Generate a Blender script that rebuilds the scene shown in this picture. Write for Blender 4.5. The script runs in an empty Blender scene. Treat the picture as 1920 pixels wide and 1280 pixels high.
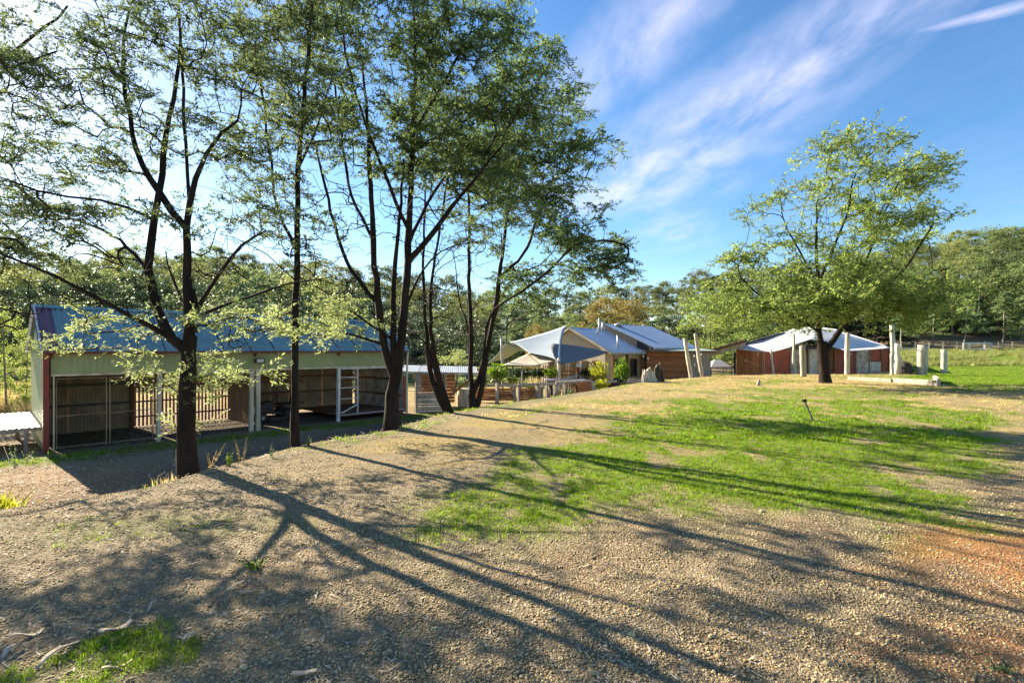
import bpy, math, random
import numpy as np
from mathutils import Vector, Matrix
random.seed(7)
RNG = np.random.default_rng(11)
SC = bpy.context.scene
COL = SC.collection
# ------------------------------------------------------------------ camera
EYE = 1.6; FP = 960.0; HZ = 655.0            # eye height, focal length in photo pixels, horizon row
cam_d = bpy.data.cameras.new('camera'); cam = bpy.data.objects.new('camera', cam_d); COL.objects.link(cam)
cam.location = (0, 0, EYE); cam.rotation_euler = (math.radians(90), 0, 0)
cam_d.sensor_width = 36; cam_d.lens = 18; cam_d.shift_y = 15/1920; cam_d.clip_end = 3000; cam_d.clip_start = 0.05
SC.camera = cam
# ------------------------------------------------------------------ light
SUN_AZ, SUN_EL = -50.0, 27.0                  # azimuth from +Y (negative = left of the view), elevation
az, el = math.radians(SUN_AZ), math.radians(SUN_EL)
SDIR = Vector((math.sin(az)*math.cos(el), math.cos(az)*math.cos(el), math.sin(el)))
sl = bpy.data.lights.new('sun', 'SUN'); sl.energy = 5.0; sl.angle = math.radians(0.5); sl.color = (1.0, 0.885, 0.67)
so = bpy.data.objects.new('sun', sl); COL.objects.link(so); so.rotation_euler = SDIR.to_track_quat('Z', 'Y').to_euler()
so.location = (-30, 30, 40)
world = bpy.data.worlds.new('World'); SC.world = world; world.use_nodes = True
wn = world.node_tree; wn.nodes.clear()
def WN(t, **k):
    n = wn.nodes.new(t)
    for a, b in k.items(): setattr(n, a, b)
    return n
def wl(a, b): wn.links.new(a, b)
sky = WN('ShaderNodeTexSky', sky_type='NISHITA', sun_disc=False, sun_elevation=el, sun_rotation=az, air_density=1.0, dust_density=0.35, ozone_density=2.2, altitude=400)
bg = WN('ShaderNodeBackground'); bg.inputs[1].default_value = 0.050
out = WN('ShaderNodeOutputWorld')
tc = WN('ShaderNodeTexCoord'); sx = WN('ShaderNodeSeparateXYZ'); wl(tc.outputs['Generated'], sx.inputs[0])
def wmath(op, a, b=None, c=None, clamp=False):
    n = WN('ShaderNodeMath', operation=op); n.use_clamp = clamp
    for i, v in enumerate((a, b, c)):
        if v is None: continue
        if isinstance(v, (int, float)): n.inputs[i].default_value = v
        else: wl(v, n.inputs[i])
    return n.outputs[0]
zz = wmath('MAXIMUM', sx.outputs[2], 0.04)
cu = wmath('DIVIDE', sx.outputs[0], zz); cv = wmath('DIVIDE', sx.outputs[1], zz)   # place on the flat cloud layer overhead
def band(ax, ay, bx, by, w0, w1):
    """soft mask along the segment a-b on the cloud layer; width runs w0 -> w1"""
    dx, dy = bx-ax, by-ay; L = math.hypot(dx, dy); dx /= L; dy /= L
    rx = wmath('SUBTRACT', cu, ax); ry = wmath('SUBTRACT', cv, ay)
    t = wmath('ADD', wmath('MULTIPLY', rx, dx), wmath('MULTIPLY', ry, dy))
    s = wmath('ABSOLUTE', wmath('SUBTRACT', wmath('MULTIPLY', rx, dy), wmath('MULTIPLY', ry, dx)))
    w = WN('ShaderNodeMapRange'); wl(t, w.inputs[0]); w.inputs[1].default_value = 0; w.inputs[2].default_value = L; w.inputs[3].default_value = w0; w.inputs[4].default_value = w1
    m = wmath('SUBTRACT', 1.0, wmath('DIVIDE', s, w.outputs[0]), clamp=True)
    e = WN('ShaderNodeMapRange', interpolation_type='SMOOTHSTEP'); wl(t, e.inputs[0]); e.inputs[1].default_value = -0.35*L; e.inputs[2].default_value = 0.15*L
    f = WN('ShaderNodeMapRange', interpolation_type='SMOOTHSTEP'); wl(t, f.inputs[0]); f.inputs[1].default_value = 1.3*L; f.inputs[2].default_value = 0.8*L
    return wmath('MULTIPLY', m, wmath('MULTIPLY', e.outputs[0], f.outputs[0]))
m = band(1.13, 1.35, 0.60, 3.6, 0.24, 1.0)
m = wmath('MAXIMUM', m, wmath('MULTIPLY', band(0.50, 1.45, 0.27, 2.1, 0.26, 0.24), 0.85))
m = wmath('MAXIMUM', m, wmath('MULTIPLY', band(1.30, 1.60, 1.60, 1.43, 0.035, 0.06), 0.95))
m = wmath('MAXIMUM', m, wmath('MULTIPLY', band(0.9, 3.0, 1.6, 5.0, 0.3, 0.5), 0.45))
m = wmath('MAXIMUM', m, 0.04)
cb = WN('ShaderNodeCombineXYZ'); wl(cu, cb.inputs[0]); wl(cv, cb.inputs[1])
mp = WN('ShaderNodeMapping'); wl(cb.outputs[0], mp.inputs[0]); mp.inputs['Rotation'].default_value = (0, 0, math.radians(-16)); mp.inputs['Scale'].default_value = (2.3, 1.0, 1)
nz = WN('ShaderNodeTexNoise'); wl(mp.outputs[0], nz.inputs[0]); nz.inputs['Scale'].default_value = 1.5; nz.inputs['Detail'].default_value = 8; nz.inputs['Roughness'].default_value = 0.62; nz.inputs['Distortion'].default_value = 0.25
nr = WN('ShaderNodeMapRange', interpolation_type='SMOOTHSTEP'); wl(nz.outputs[0], nr.inputs[0]); nr.inputs[1].default_value = 0.22; nr.inputs[2].default_value = 0.88
cloud = wmath('MULTIPLY', wmath('POWER', m, 0.8), nr.outputs[0], clamp=True)
hs = WN('ShaderNodeHueSaturation'); wl(sky.outputs[0], hs.inputs['Color']); hs.inputs['Saturation'].default_value = 1.26; hs.inputs['Value'].default_value = 1.20
mx = WN('ShaderNodeMix', data_type='RGBA'); wl(wmath('MULTIPLY', cloud, 0.80), mx.inputs[0]); wl(hs.outputs[0], mx.inputs[6]); mx.inputs[7].default_value = (7.2, 6.7, 8.2, 1)
wl(mx.outputs[2], bg.inputs[0]); wl(bg.outputs[0], out.inputs[0])
SC.view_settings.view_transform = 'Standard'; SC.view_settings.look = 'None'; SC.view_settings.gamma = 1; SC.view_settings.exposure = 1.95
SC.cycles.max_bounces = 6; SC.cycles.transparent_max_bounces = 8
# ------------------------------------------------------------------ helpers
def W(px, py, Y): return np.array([(px-960)/FP*Y, Y, EYE+(HZ-py)/FP*Y])     # a sight line of the photo at a chosen distance
def G(px, py, z=0.0):
    Y = (EYE-z)*FP/(py-HZ); return ((px-960)/FP*Y, Y)
def smooth(a, b, x):
    t = np.clip((np.asarray(x, float)-a)/(b-a), 0, 1); return t*t*(3-2*t)
def _hash(i, j, s):
    v = np.sin(i*127.1+j*311.7+s*74.7)*43758.5453; return v-np.floor(v)
def vnoise(x, y, s=0):
    x = np.asarray(x, float); y = np.asarray(y, float)
    i = np.floor(x); j = np.floor(y); fx = x-i; fy = y-j
    fx = fx*fx*(3-2*fx); fy = fy*fy*(3-2*fy)
    return (_hash(i, j, s)*(1-fx)+_hash(i+1, j, s)*fx)*(1-fy)+(_hash(i, j+1, s)*(1-fx)+_hash(i+1, j+1, s)*fx)*fy
def fbm(x, y, s=0, o=4):
    r = 0; a = 0.5
    for k in range(o):
        r = r+a*vnoise(x*2**k, y*2**k, s+k*3); a *= 0.5
    return r/(1-0.5**o)
EDGE = np.array([(-40,-6),(-14,1.0),(-8,3.2),(-5.2,4.9),(-4.1,6.0),(-3.85,7.1),(-3.3,8.8),(-2.35,10.1),(-1.4,13.0),(0,15.4),(2.8,19.2),(6.4,25.0),(10,29),(14.7,32.5),(23.3,33.5),(28,38),(30,60),(33,400)], float)
def edge_dist(x, y):
    """distance to the lip of the bank, positive on the low (left and far) side"""
    x = np.asarray(x, float); y = np.asarray(y, float)
    best = np.full(x.shape, 1e9); sgn = np.ones(x.shape)
    for (ax, ay), (bx, by) in zip(EDGE[:-1], EDGE[1:]):
        dx, dy = bx-ax, by-ay; t = np.clip(((x-ax)*dx+(y-ay)*dy)/(dx*dx+dy*dy), 0, 1)
        qx, qy = x-(ax+t*dx), y-(ay+t*dy); d = np.hypot(qx, qy); c = dx*(y-ay)-dy*(x-ax)
        m = d < best-1e-9; best = np.where(m, d, best); sgn = np.where(m, np.sign(c), sgn)
    return best*sgn
SKY_PX = [-400,0,200,400,700,900,1000,1100,1200,1300,1400,1600,1700,1800,1920,2400]
SKY_PY = [470,480,466,468,500,532,545,552,530,512,496,466,446,440,424,408]
def hill_h(x, y):
    y2 = np.maximum(y, 1.0); px = 960+FP*x/y2
    top = np.interp(px, SKY_PX, SKY_PY)
    amp = np.maximum((HZ-top)/FP*125-13, 1.5)
    r = smooth(62, 140, y2)
    return amp*r
def H(x, y):
    x = np.asarray(x, float); y = np.asarray(y, float)
    d = edge_dist(x, y)
    w = 2.5+2.5*smooth(-4.3, -8.5, x)
    low = -1.15+0.5*smooth(6, 16, x)
    low = low*(1-0.5*smooth(40, 60, y))
    h = low*smooth(0, 1, d/w)
    h = h+1.55*smooth(36, 74, y)*smooth(22, 34, x)
    h = h+0.55*smooth(44, 50, y)*smooth(24, 32, x)*(0.6+0.4*vnoise(x*.3, y*.3, 5))*(1-smooth(55, 70, y))
    h = h+hill_h(x, y)
    h = h+0.05*(fbm(x*.45, y*.45, 2, 3)-.5)*smooth(0, 3, y+2)+0.02*(fbm(x*2.3, y*2.3, 9, 2)-.5)
    return h
def Hs(x, y): return float(H(np.array([x]), np.array([y]))[0])

def mat(name, col, rough=0.8, col2=None, scale=6.0, bump=0.0, bscale=40.0, metal=0.0, stretch=(1,1,1), detail=5, spec=0.4, contrast=(0.35,0.65), obj=True, rnd=0.0):
    m = bpy.data.materials.new(name); m.use_nodes = True; nt = m.node_tree
    b = nt.nodes['Principled BSDF']; b.inputs['Roughness'].default_value = rough; b.inputs['Metallic'].default_value = metal; b.inputs['Specular IOR Level'].default_value = spec
    N = nt.nodes.new; L = nt.links.new
    t = N('ShaderNodeTexCoord'); mp = N('ShaderNodeMapping'); mp.inputs['Scale'].default_value = stretch
    L(t.outputs['Object'], mp.inputs[0])
    if col2 is None: col2 = tuple(c*0.75 for c in col)
    n = N('ShaderNodeTexNoise'); n.inputs['Scale'].default_value = scale; n.inputs['Detail'].default_value = detail; L(mp.outputs[0], n.inputs[0])
    r = N('ShaderNodeMapRange'); r.inputs[1].default_value = contrast[0]; r.inputs[2].default_value = contrast[1]; L(n.outputs[0], r.inputs[0])
    x = N('ShaderNodeMix'); x.data_type = 'RGBA'; x.inputs[6].default_value = (*col, 1); x.inputs[7].default_value = (*col2, 1); L(r.outputs[0], x.inputs[0])
    src = x.outputs[2]
    if rnd:
        oi = N('ShaderNodeObjectInfo'); mr = N('ShaderNodeMapRange'); mr.inputs[3].default_value = 1-rnd; mr.inputs[4].default_value = 1+rnd; L(oi.outputs['Random'], mr.inputs[0])
        hh = N('ShaderNodeHueSaturation'); L(mr.outputs[0], hh.inputs['Value']); L(src, hh.inputs['Color']); src = hh.outputs[0]
    L(src, b.inputs['Base Color'])
    if bump:
        n2 = N('ShaderNodeTexNoise'); n2.inputs['Scale'].default_value = bscale; n2.inputs['Detail'].default_value = 6; L(mp.outputs[0], n2.inputs[0])
        bp = N('ShaderNodeBump'); bp.inputs['Strength'].default_value = bump; bp.inputs['Distance'].default_value = 0.02; L(n2.outputs[0], bp.inputs['Height']); L(bp.outputs[0], b.inputs['Normal'])
    return m
def leafmat(name, c1, c2, trans=0.5, rnd=0.12, gloss=0.12):
    """leaf: diffuse plus light passing through, tint differing from leaf to leaf"""
    m = bpy.data.materials.new(name); m.use_nodes = True; nt = m.node_tree; nt.nodes.clear(); N = nt.nodes.new; L = nt.links.new
    a = N('ShaderNodeAttribute'); a.attribute_name = 'tint'
    x = N('ShaderNodeMix'); x.data_type = 'RGBA'; x.inputs[6].default_value = (*c1, 1); x.inputs[7].default_value = (*c2, 1); L(a.outputs['Fac'], x.inputs[0])
    oi = N('ShaderNodeObjectInfo'); mr = N('ShaderNodeMapRange'); mr.inputs[3].default_value = 1-rnd*1.6; mr.inputs[4].default_value = 1+rnd*1.6; L(oi.outputs['Random'], mr.inputs[0])
    hm = N('ShaderNodeMapRange'); hm.inputs[3].default_value = 0.5-rnd*0.05; hm.inputs[4].default_value = 0.5+rnd*0.10
    ml = N('ShaderNodeMath'); ml.operation = 'FRACT'; m7 = N('ShaderNodeMath'); m7.operation = 'MULTIPLY'; m7.inputs[1].default_value = 7.31; L(oi.outputs['Random'], m7.inputs[0]); L(m7.outputs[0], ml.inputs[0]); L(ml.outputs[0], hm.inputs[0])
    hh = N('ShaderNodeHueSaturation'); L(mr.outputs[0], hh.inputs['Value']); L(hm.outputs[0], hh.inputs['Hue']); L(x.outputs[2], hh.inputs['Color'])
    d = N('ShaderNodeBsdfPrincipled'); d.inputs['Roughness'].default_value = 0.5; d.inputs['Specular IOR Level'].default_value = gloss
    L(hh.outputs[0], d.inputs['Base Color'])
    tr = N('ShaderNodeBsdfTranslucent'); h2 = N('ShaderNodeHueSaturation'); h2.inputs['Saturation'].default_value = 1.05; h2.inputs['Value'].default_value = 1.5; h2.inputs['Hue'].default_value = 0.485
    L(hh.outputs[0], h2.inputs['Color']); L(h2.outputs[0], tr.inputs[0])
    s = N('ShaderNodeMixShader'); s.inputs[0].default_value = trans; L(d.outputs[0], s.inputs[1]); L(tr.outputs[0], s.inputs[2])
    o = N('ShaderNodeOutputMaterial'); L(s.outputs[0], o.inputs[0]); return m

def V(p): return np.array(p, float)
def tag(o, label=None, cat=None, group=None, kind=None):
    for k, v in (('label', label), ('category', cat), ('group', group), ('kind', kind)):
        if v: o[k] = v
    return o
BASE = {}
def thing(name, label, cat, loc=(0,0,0), group=None):
    o = bpy.data.objects.new(name, None); o.empty_display_size = 0.2; COL.objects.link(o); o.location = loc
    BASE[o] = V(loc); return tag(o, label, cat, group)
def link(name, me, parent=None, M=None):
    o = bpy.data.objects.new(name, me); COL.objects.link(o)
    if parent is not None: o.parent = parent
    if M is not None:
        b = BASE.get(parent) if parent is not None else None
        o.matrix_basis = (Matrix.Translation(-Vector(b)) @ M) if b is not None else M
    return o
def mesh_np(name, verts, faces, m, smooth_=False, attr=None):
    """verts (n,3); faces (k,4) or (k,3) int array"""
    verts = np.asarray(verts, np.float32); faces = np.asarray(faces, np.int32)
    me = bpy.data.meshes.new(name); me.vertices.add(len(verts)); me.vertices.foreach_set('co', verts.ravel())
    k, c = faces.shape
    me.loops.add(k*c); me.loops.foreach_set('vertex_index', faces.ravel())
    me.polygons.add(k); me.polygons.foreach_set('loop_start', np.arange(0, k*c, c, dtype=np.int32))
    me.polygons.foreach_set('loop_total', np.full(k, c, np.int32))
    if smooth_: me.polygons.foreach_set('use_smooth', np.ones(k, bool))
    me.update(calc_edges=True)
    if m is not None: me.materials.append(m)
    if attr:
        for nm, (dom, arr) in attr.items():
            a = me.attributes.new(nm, 'FLOAT', dom); a.data.foreach_set('value', np.asarray(arr, np.float32))
    return me
class MB:
    def __init__(s): s.v = []; s.f = []; s.n = 0
    def add(s, vs, fs):
        b = s.n; s.v += [tuple(map(float, p)) for p in vs]; s.n += len(vs); s.f += [tuple(i+b for i in f) for f in fs]; return s
    def box(s, c, sx, sy, sz, M=None, jit=0.0):
        vs = []
        for k in range(8):
            p = V(((k & 1)-.5, ((k >> 1) & 1)-.5, (k >> 2)-.5))*V((sx, sy, sz))+np.array([random.uniform(-jit, jit) for _ in range(3)])
            if M is not None: p = V(M @ Vector(p))
            vs.append(p+V(c))
        return s.add(vs, [(0,2,3,1),(4,5,7,6),(0,1,5,4),(2,6,7,3),(0,4,6,2),(1,3,7,5)])
    def beam(s, a, b, w, h, up=(0,0,1), jit=0.0):
        a, b = V(a), V(b); d = b-a; L = np.linalg.norm(d); d /= L; up = V(up)
        if abs(np.dot(d, up)) > .98: up = V((0.77, 0.64, 0))
        x = np.cross(d, up); x /= np.linalg.norm(x); z = np.cross(x, d)
        vs = []
        for e in (a, b):
            for (i, j) in ((-1,-1),(1,-1),(1,1),(-1,1)):
                vs.append(e+x*i*w/2+z*j*h/2+np.array([random.uniform(-jit, jit) for _ in range(3)]))
        return s.add(vs, [(3,2,1,0),(4,5,6,7),(0,1,5,4),(1,2,6,5),(2,3,7,6),(3,0,4,7)])
    def tube(s, pts, rad, n=8, cap=True, wob=0.0):
        pts = [V(p) for p in pts]; k = len(pts)
        if not hasattr(rad, '__len__'): rad = [rad]*k
        vs = []; pu = None
        for i, p in enumerate(pts):
            d = pts[min(i+1, k-1)]-pts[max(i-1, 0)]; d = d/(np.linalg.norm(d)+1e-9)
            if pu is None: pu = V((0,0,1)) if abs(d[2]) < .9 else V((1,0,0))
            x = np.cross(d, pu); x /= np.linalg.norm(x)+1e-9; y = np.cross(x, d); pu = y
            for a in range(n):
                t = 2*math.pi*a/n; r = rad[i]*(1+wob*(random.random()-.5)*2)
                vs.append(p+r*(math.cos(t)*x+math.sin(t)*y))
        fs = [(i*n+a, i*n+(a+1) % n, (i+1)*n+(a+1) % n, (i+1)*n+a) for i in range(k-1) for a in range(n)]
        if cap: fs += [tuple(range(n))[::-1], tuple((k-1)*n+a for a in range(n))]
        return s.add(vs, fs)
    def prism(s, poly, d):
        """closed polygon (3D points) pushed along d"""
        poly = [V(p) for p in poly]; n = len(poly); d = V(d)
        return s.add(poly+[p+d for p in poly], [tuple(range(n))[::-1], tuple(range(n, 2*n))]+[(i, (i+1) % n, n+(i+1) % n, n+i) for i in range(n)])
    def mesh(s, name, m, smooth_=False, off=None):
        me = bpy.data.meshes.new(name); o = V(off) if off is not None else V((0,0,0))
        me.from_pydata([tuple(V(p)-o) for p in s.v], [], s.f); me.update()
        if smooth_: me.polygons.foreach_set('use_smooth', [True]*len(me.polygons))
        if m is not None: me.materials.append(m)
        return me
    def build(s, name, m, parent=None, smooth_=False):
        b = BASE.get(parent) if parent is not None else None
        o = link(name, s.mesh(name, m, smooth_, b), parent); return o
    def solo(s, name, m, label, cat, group=None, smooth_=False, loc=None):
        loc = V(loc) if loc is not None else V(s.v).mean(0)*V((1,1,0))+V((0,0,min(p[2] for p in s.v)))
        o = link(name, s.mesh(name, m, smooth_, loc)); o.location = loc; return tag(o, label, cat, group)
CS = {}
def corr(name, m, parent, o, u, v, wid, ln, pitch=0.09, amp=0.011, seg=4, over=0.0):
    """one corrugated sheet: o = corner, u across the ribs, v along them"""
    key = (round(wid, 3), round(ln, 3), pitch, amp, seg, m.name)
    if key not in CS:
        n = max(2, int(wid/pitch*seg)); xs = np.linspace(0, wid, n+1); z = amp*np.cos(xs/pitch*2*math.pi)
        vs = np.concatenate([np.stack([xs, np.full(n+1, t*ln), z], 1) for t in (0, 1)])
        i = np.arange(n); fs = np.stack([i, i+1, i+1+n+1, i+n+1], 1)
        CS[key] = mesh_np(name, vs, fs, m)
    u = Vector(u).normalized(); v = Vector(v).normalized(); w = u.cross(v)
    M = Matrix((( u.x, v.x, w.x, o[0]), (u.y, v.y, w.y, o[1]), (u.z, v.z, w.z, o[2]), (0,0,0,1)))
    return link(name, CS[key], parent, M)
def sheets(name, m, parent, o, u, v, wid, ln, sw=0.8, **k):
    """a run of sheets side by side, each its own part, edges lapped by a few mm"""
    n = max(1, round(wid/sw)); w = wid/n; u1 = V(Vector(u).normalized()); nn = V(Vector(u).normalized().cross(Vector(v).normalized())); r = []
    for i in range(n):
        r.append(corr(name, m, parent, V(o)+u1*w*i+nn*(0.004*(i % 2)), u, v, round(w+.01, 4), ln, **k))
    return r
# ------------------------------------------------------------------ materials
def ground_material():
    m = bpy.data.materials.new('ground_soil_gravel_grass'); m.use_nodes = True; nt = m.node_tree; N = nt.nodes.new; L = nt.links.new
    b = nt.nodes['Principled BSDF']; b.inputs['Roughness'].default_value = 0.95; b.inputs['Specular IOR Level'].default_value = 0.15
    t = N('ShaderNodeTexCoord')
    def noise(s, d=6, rough=0.6, dist=0):
        n = N('ShaderNodeTexNoise'); n.inputs['Scale'].default_value = s; n.inputs['Detail'].default_value = d; n.inputs['Roughness'].default_value = rough; n.inputs['Distortion'].default_value = dist; L(t.outputs['Object'], n.inputs[0]); return n.outputs[0]
    def rng(x, a, bb, c=0, d=1):
        n = N('ShaderNodeMapRange'); n.inputs[1].default_value = a; n.inputs[2].default_value = bb; n.inputs[3].default_value = c; n.inputs[4].default_value = d; L(x, n.inputs[0]); return n.outputs[0]
    def mix(f, a, c):
        n = N('ShaderNodeMix'); n.data_type = 'RGBA'
        if isinstance(f, float): n.inputs[0].default_value = f
        else: L(f, n.inputs[0])
        for i, v in ((6, a), (7, c)):
            if isinstance(v, tuple): n.inputs[i].default_value = (*v, 1)
            else: L(v, n.inputs[i])
        return n.outputs[2]
    def attr(a):
        n = N('ShaderNodeAttribute'); n.attribute_name = a; return n.outputs['Fac']
    def mth(op, a, c):
        n = N('ShaderNodeMath'); n.operation = op
        for i, v in enumerate((a, c)):
            if isinstance(v, (int, float)): n.inputs[i].default_value = v
            else: L(v, n.inputs[i])
        return n.outputs[0]
    vo = N('ShaderNodeTexVoronoi'); vo.inputs['Scale'].default_value = 55; L(t.outputs['Object'], vo.inputs[0])
    vo2 = N('ShaderNodeTexVoronoi'); vo2.inputs['Scale'].default_value = 130; L(t.outputs['Object'], vo2.inputs[0])
    sep = N('ShaderNodeSeparateColor'); L(vo.outputs['Color'], sep.inputs[0])
    gravel = mix(rng(sep.outputs[0], 0, 1), (.18, .13, .068), (.43, .33, .18))
    gravel = mix(rng(noise(300, 2), .35, .65), gravel, (.20, .16, .12))
    gravel = mix(rng(noise(0.9, 4), .4, .65, 0, .7), gravel, (.36, .27, .17))
    gravel = mix(rng(sep.outputs[1], .972, .98), gravel, (.55, .50, .42))
    straw = mix(rng(noise(60, 4), .35, .65), (.47, .36, .15), (.29, .22, .09))
    green = mix(rng(noise(2.5, 5), .35, .65), (.11, .20, .012), (.25, .31, .02))
    green = mix(rng(noise(90, 4), .3, .7, 0, .55), green, (.05, .085, .012))
    orange = mix(rng(noise(25, 5), .35, .65), (.46, .21, .075), (.32, .16, .07))
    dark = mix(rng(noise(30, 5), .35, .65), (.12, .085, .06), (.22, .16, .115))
    gravel = mix(rng(noise(1.7, 6, .7, .6), .52, .66, 0, .75), gravel, (.17, .125, .075))
    gravel = mix(rng(noise(7, 6, .75), .55, .68, 0, .6), gravel, (.13, .095, .06))
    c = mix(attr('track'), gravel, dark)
    c = mix(attr('orange'), c, orange)
    c = mix(attr('straw'), c, straw)
    gm = mth('MULTIPLY', attr('grass'), rng(noise(14, 5, .7), .25, .5, .35, 1))
    c = mix(gm, c, green)
    L(c, b.inputs['Base Color'])
    hgt = mth('ADD', mth('MULTIPLY', vo.outputs['Distance'], -0.9), mth('MULTIPLY', noise(120, 4), .6))
    hgt = mth('ADD', hgt, mth('MULTIPLY', vo2.outputs['Distance'], -.4))
    bp = N('ShaderNodeBump'); bp.inputs['Strength'].default_value = 0.9; bp.inputs['Distance'].default_value = 0.035; L(hgt, bp.inputs['Height']); L(bp.outputs[0], b.inputs['Normal'])
    return m
M = {}
M['ground'] = ground_material()
M['bark'] = mat('dark_wattle_bark', (.011,.008,.006), .9, (.030,.019,.014), 7, 1.0, 22, stretch=(1,1,.22), spec=.2)
M['bark_grey'] = mat('grey_gum_bark', (.30,.26,.21), .85, (.12,.10,.08), 3, .5, 20, stretch=(1,1,.3), rnd=.2)
M['twig'] = mat('thin_twig_bark', (.060,.045,.036), .85, (.11,.085,.065), 8)
M['leaf_wattle'] = leafmat('wattle_leaf', (.060,.096,.040), (.17,.225,.09), .45, .05)
M['leaf_wattle_green'] = leafmat('wattle_leaf_green', (.060,.105,.040), (.16,.23,.085), .46, .05)
M['leaf_gold'] = leafmat('wattle_leaf_yellowish', (.13,.185,.07), (.27,.32,.13), .5, .05)
M['leaf_dense'] = leafmat('wattle_leaf_dense', (.095,.145,.042), (.25,.32,.085), .52, .05)
M['leaf_gum'] = leafmat('gum_leaf', (.060,.088,.032), (.22,.25,.09), .38, .28)
M['leaf_pine'] = leafmat('young_tree_leaf', (.10,.16,.07), (.21,.28,.12), .42, .12)
M['leaf_dark'] = leafmat('dark_tree_leaf', (.020,.042,.026), (.065,.10,.05), .25, .25)
M['leaf_autumn'] = leafmat('autumn_leaf', (.13,.115,.03), (.28,.225,.07), .4, 0)
M['leaf_shrub'] = leafmat('shrub_leaf', (.05,.12,.015), (.20,.30,.03), .4, .1)
M['leaf_lime'] = leafmat('lime_shrub_leaf', (.22,.27,.02), (.42,.42,.05), .4, .1)
M['grass_blade'] = leafmat('grass_blade', (.09,.19,.014), (.27,.36,.035), .45, .22)
M['straw_blade'] = leafmat('straw_blade', (.42,.33,.13), (.60,.50,.24), .35, .25)
M['stone'] = mat('gravel_stone', (.215,.152,.070), .9, (.53,.41,.215), 9, rnd=.6)
M['roof_blue'] = mat('blue_corrugated_roof', (.16,.28,.27), .5, (.23,.33,.31), 2.5, metal=.2, spec=.5, rnd=.12)
M['roof_rust'] = mat('rusty_purple_roof_sheet', (.20,.10,.13), .6, (.13,.075,.10), 2.5, metal=.2)
M['green_metal'] = mat('pale_green_cladding', (.29,.335,.16), .6, (.22,.255,.12), 1.2, rnd=.10)
M['tan_metal'] = mat('tan_cladding_inside', (.30,.22,.13), .7, (.18,.13,.08), 1.6, rnd=.1)
M['galv'] = mat('galvanised_sheet', (.46,.46,.44), .42, (.30,.30,.29), 3, metal=.45, rnd=.1)
M['galv_old'] = mat('weathered_galvanised_sheet', (.50,.49,.45), .6, (.26,.20,.15), 3, metal=.15, rnd=.12)
M['red_metal'] = mat('red_painted_sheet', (.36,.085,.045), .6, (.22,.065,.04), 2.5, rnd=.12)
M['red_post'] = mat('red_painted_steel', (.25,.03,.022), .5, (.15,.035,.025), 4)
M['red_trim'] = mat('dark_red_trim', (.14,.03,.022), .5)
M['cream'] = mat('cream_painted_timber', (.70,.64,.46), .75, (.42,.34,.24), 4, .2, 30, stretch=(1,1,.15))
M['white'] = mat('white_painted_steel', (.70,.69,.66), .55, (.5,.47,.43), 4)
M['timber'] = mat('brown_timber', (.20,.095,.045), .75, (.11,.055,.03), 3, .4, 30, stretch=(.3,.3,6), rnd=.3)
M['timber_h'] = mat('reddish_brown_boards', (.42,.165,.06), .75, (.20,.08,.035), 3, .4, 30, stretch=(1,1,8), rnd=.3)
M['timber_grey'] = mat('weathered_grey_timber', (.44,.39,.32), .85, (.24,.20,.16), 3, .5, 25, stretch=(4,4,.4), rnd=.15)
M['timber_pale'] = mat('pale_debarked_log', (.60,.54,.43), .8, (.36,.29,.21), 2.5, .5, 20, stretch=(4,4,.5), rnd=.1)
M['plaster'] = mat('cream_wall_panel', (.50,.43,.31), .85, (.40,.34,.25), 2)
M['sail_blue'] = mat('light_blue_grey_shade_cloth', (.33,.38,.42), .8, (.29,.34,.38), 2)
M['sail_slate'] = mat('slate_shade_cloth', (.165,.165,.17), .85, (.14,.14,.145), 2)
M['sail_tan'] = mat('tan_shade_cloth', (.42,.35,.26), .8, (.36,.30,.22), 2)
M['sail_green'] = mat('grey_green_shade_cloth', (.34,.40,.36), .8, (.28,.34,.30), 2)
def cloth(name, col, tr):
    m = mat(name, col, .8, tuple(c*.93 for c in col), 2); nt = m.node_tree; b = nt.nodes['Principled BSDF']; o = nt.nodes['Material Output']
    t = nt.nodes.new('ShaderNodeBsdfTranslucent'); t.inputs[0].default_value = (*col, 1); x = nt.nodes.new('ShaderNodeMixShader'); x.inputs[0].default_value = tr
    nt.links.new(b.outputs[0], x.inputs[1]); nt.links.new(t.outputs[0], x.inputs[2]); nt.links.new(x.outputs[0], o.inputs[0]); return m
M['canvas'] = cloth('white_canvas', (.86,.86,.87), .45)
M['dark'] = mat('dark_steel', (.03,.03,.03), .5)
M['black'] = mat('black_plastic', (.015,.015,.017), .4)
M['concrete'] = mat('concrete', (.33,.31,.28), .9, (.24,.22,.20), 5)
M['bark_strip'] = mat('fallen_bark_strip', (.55,.46,.36), .85, (.33,.25,.18), 8, .3, 40)
M['glass'] = mat('dark_window_glass', (.02,.025,.03), .08, spec=.8)
M['bulb'] = mat('white_globe_glass', (.85,.84,.80), .2)
M['mound'] = mat('dark_root_ball', (.035,.028,.022), .95, (.08,.06,.045), 6, 1.0, 12)

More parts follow.
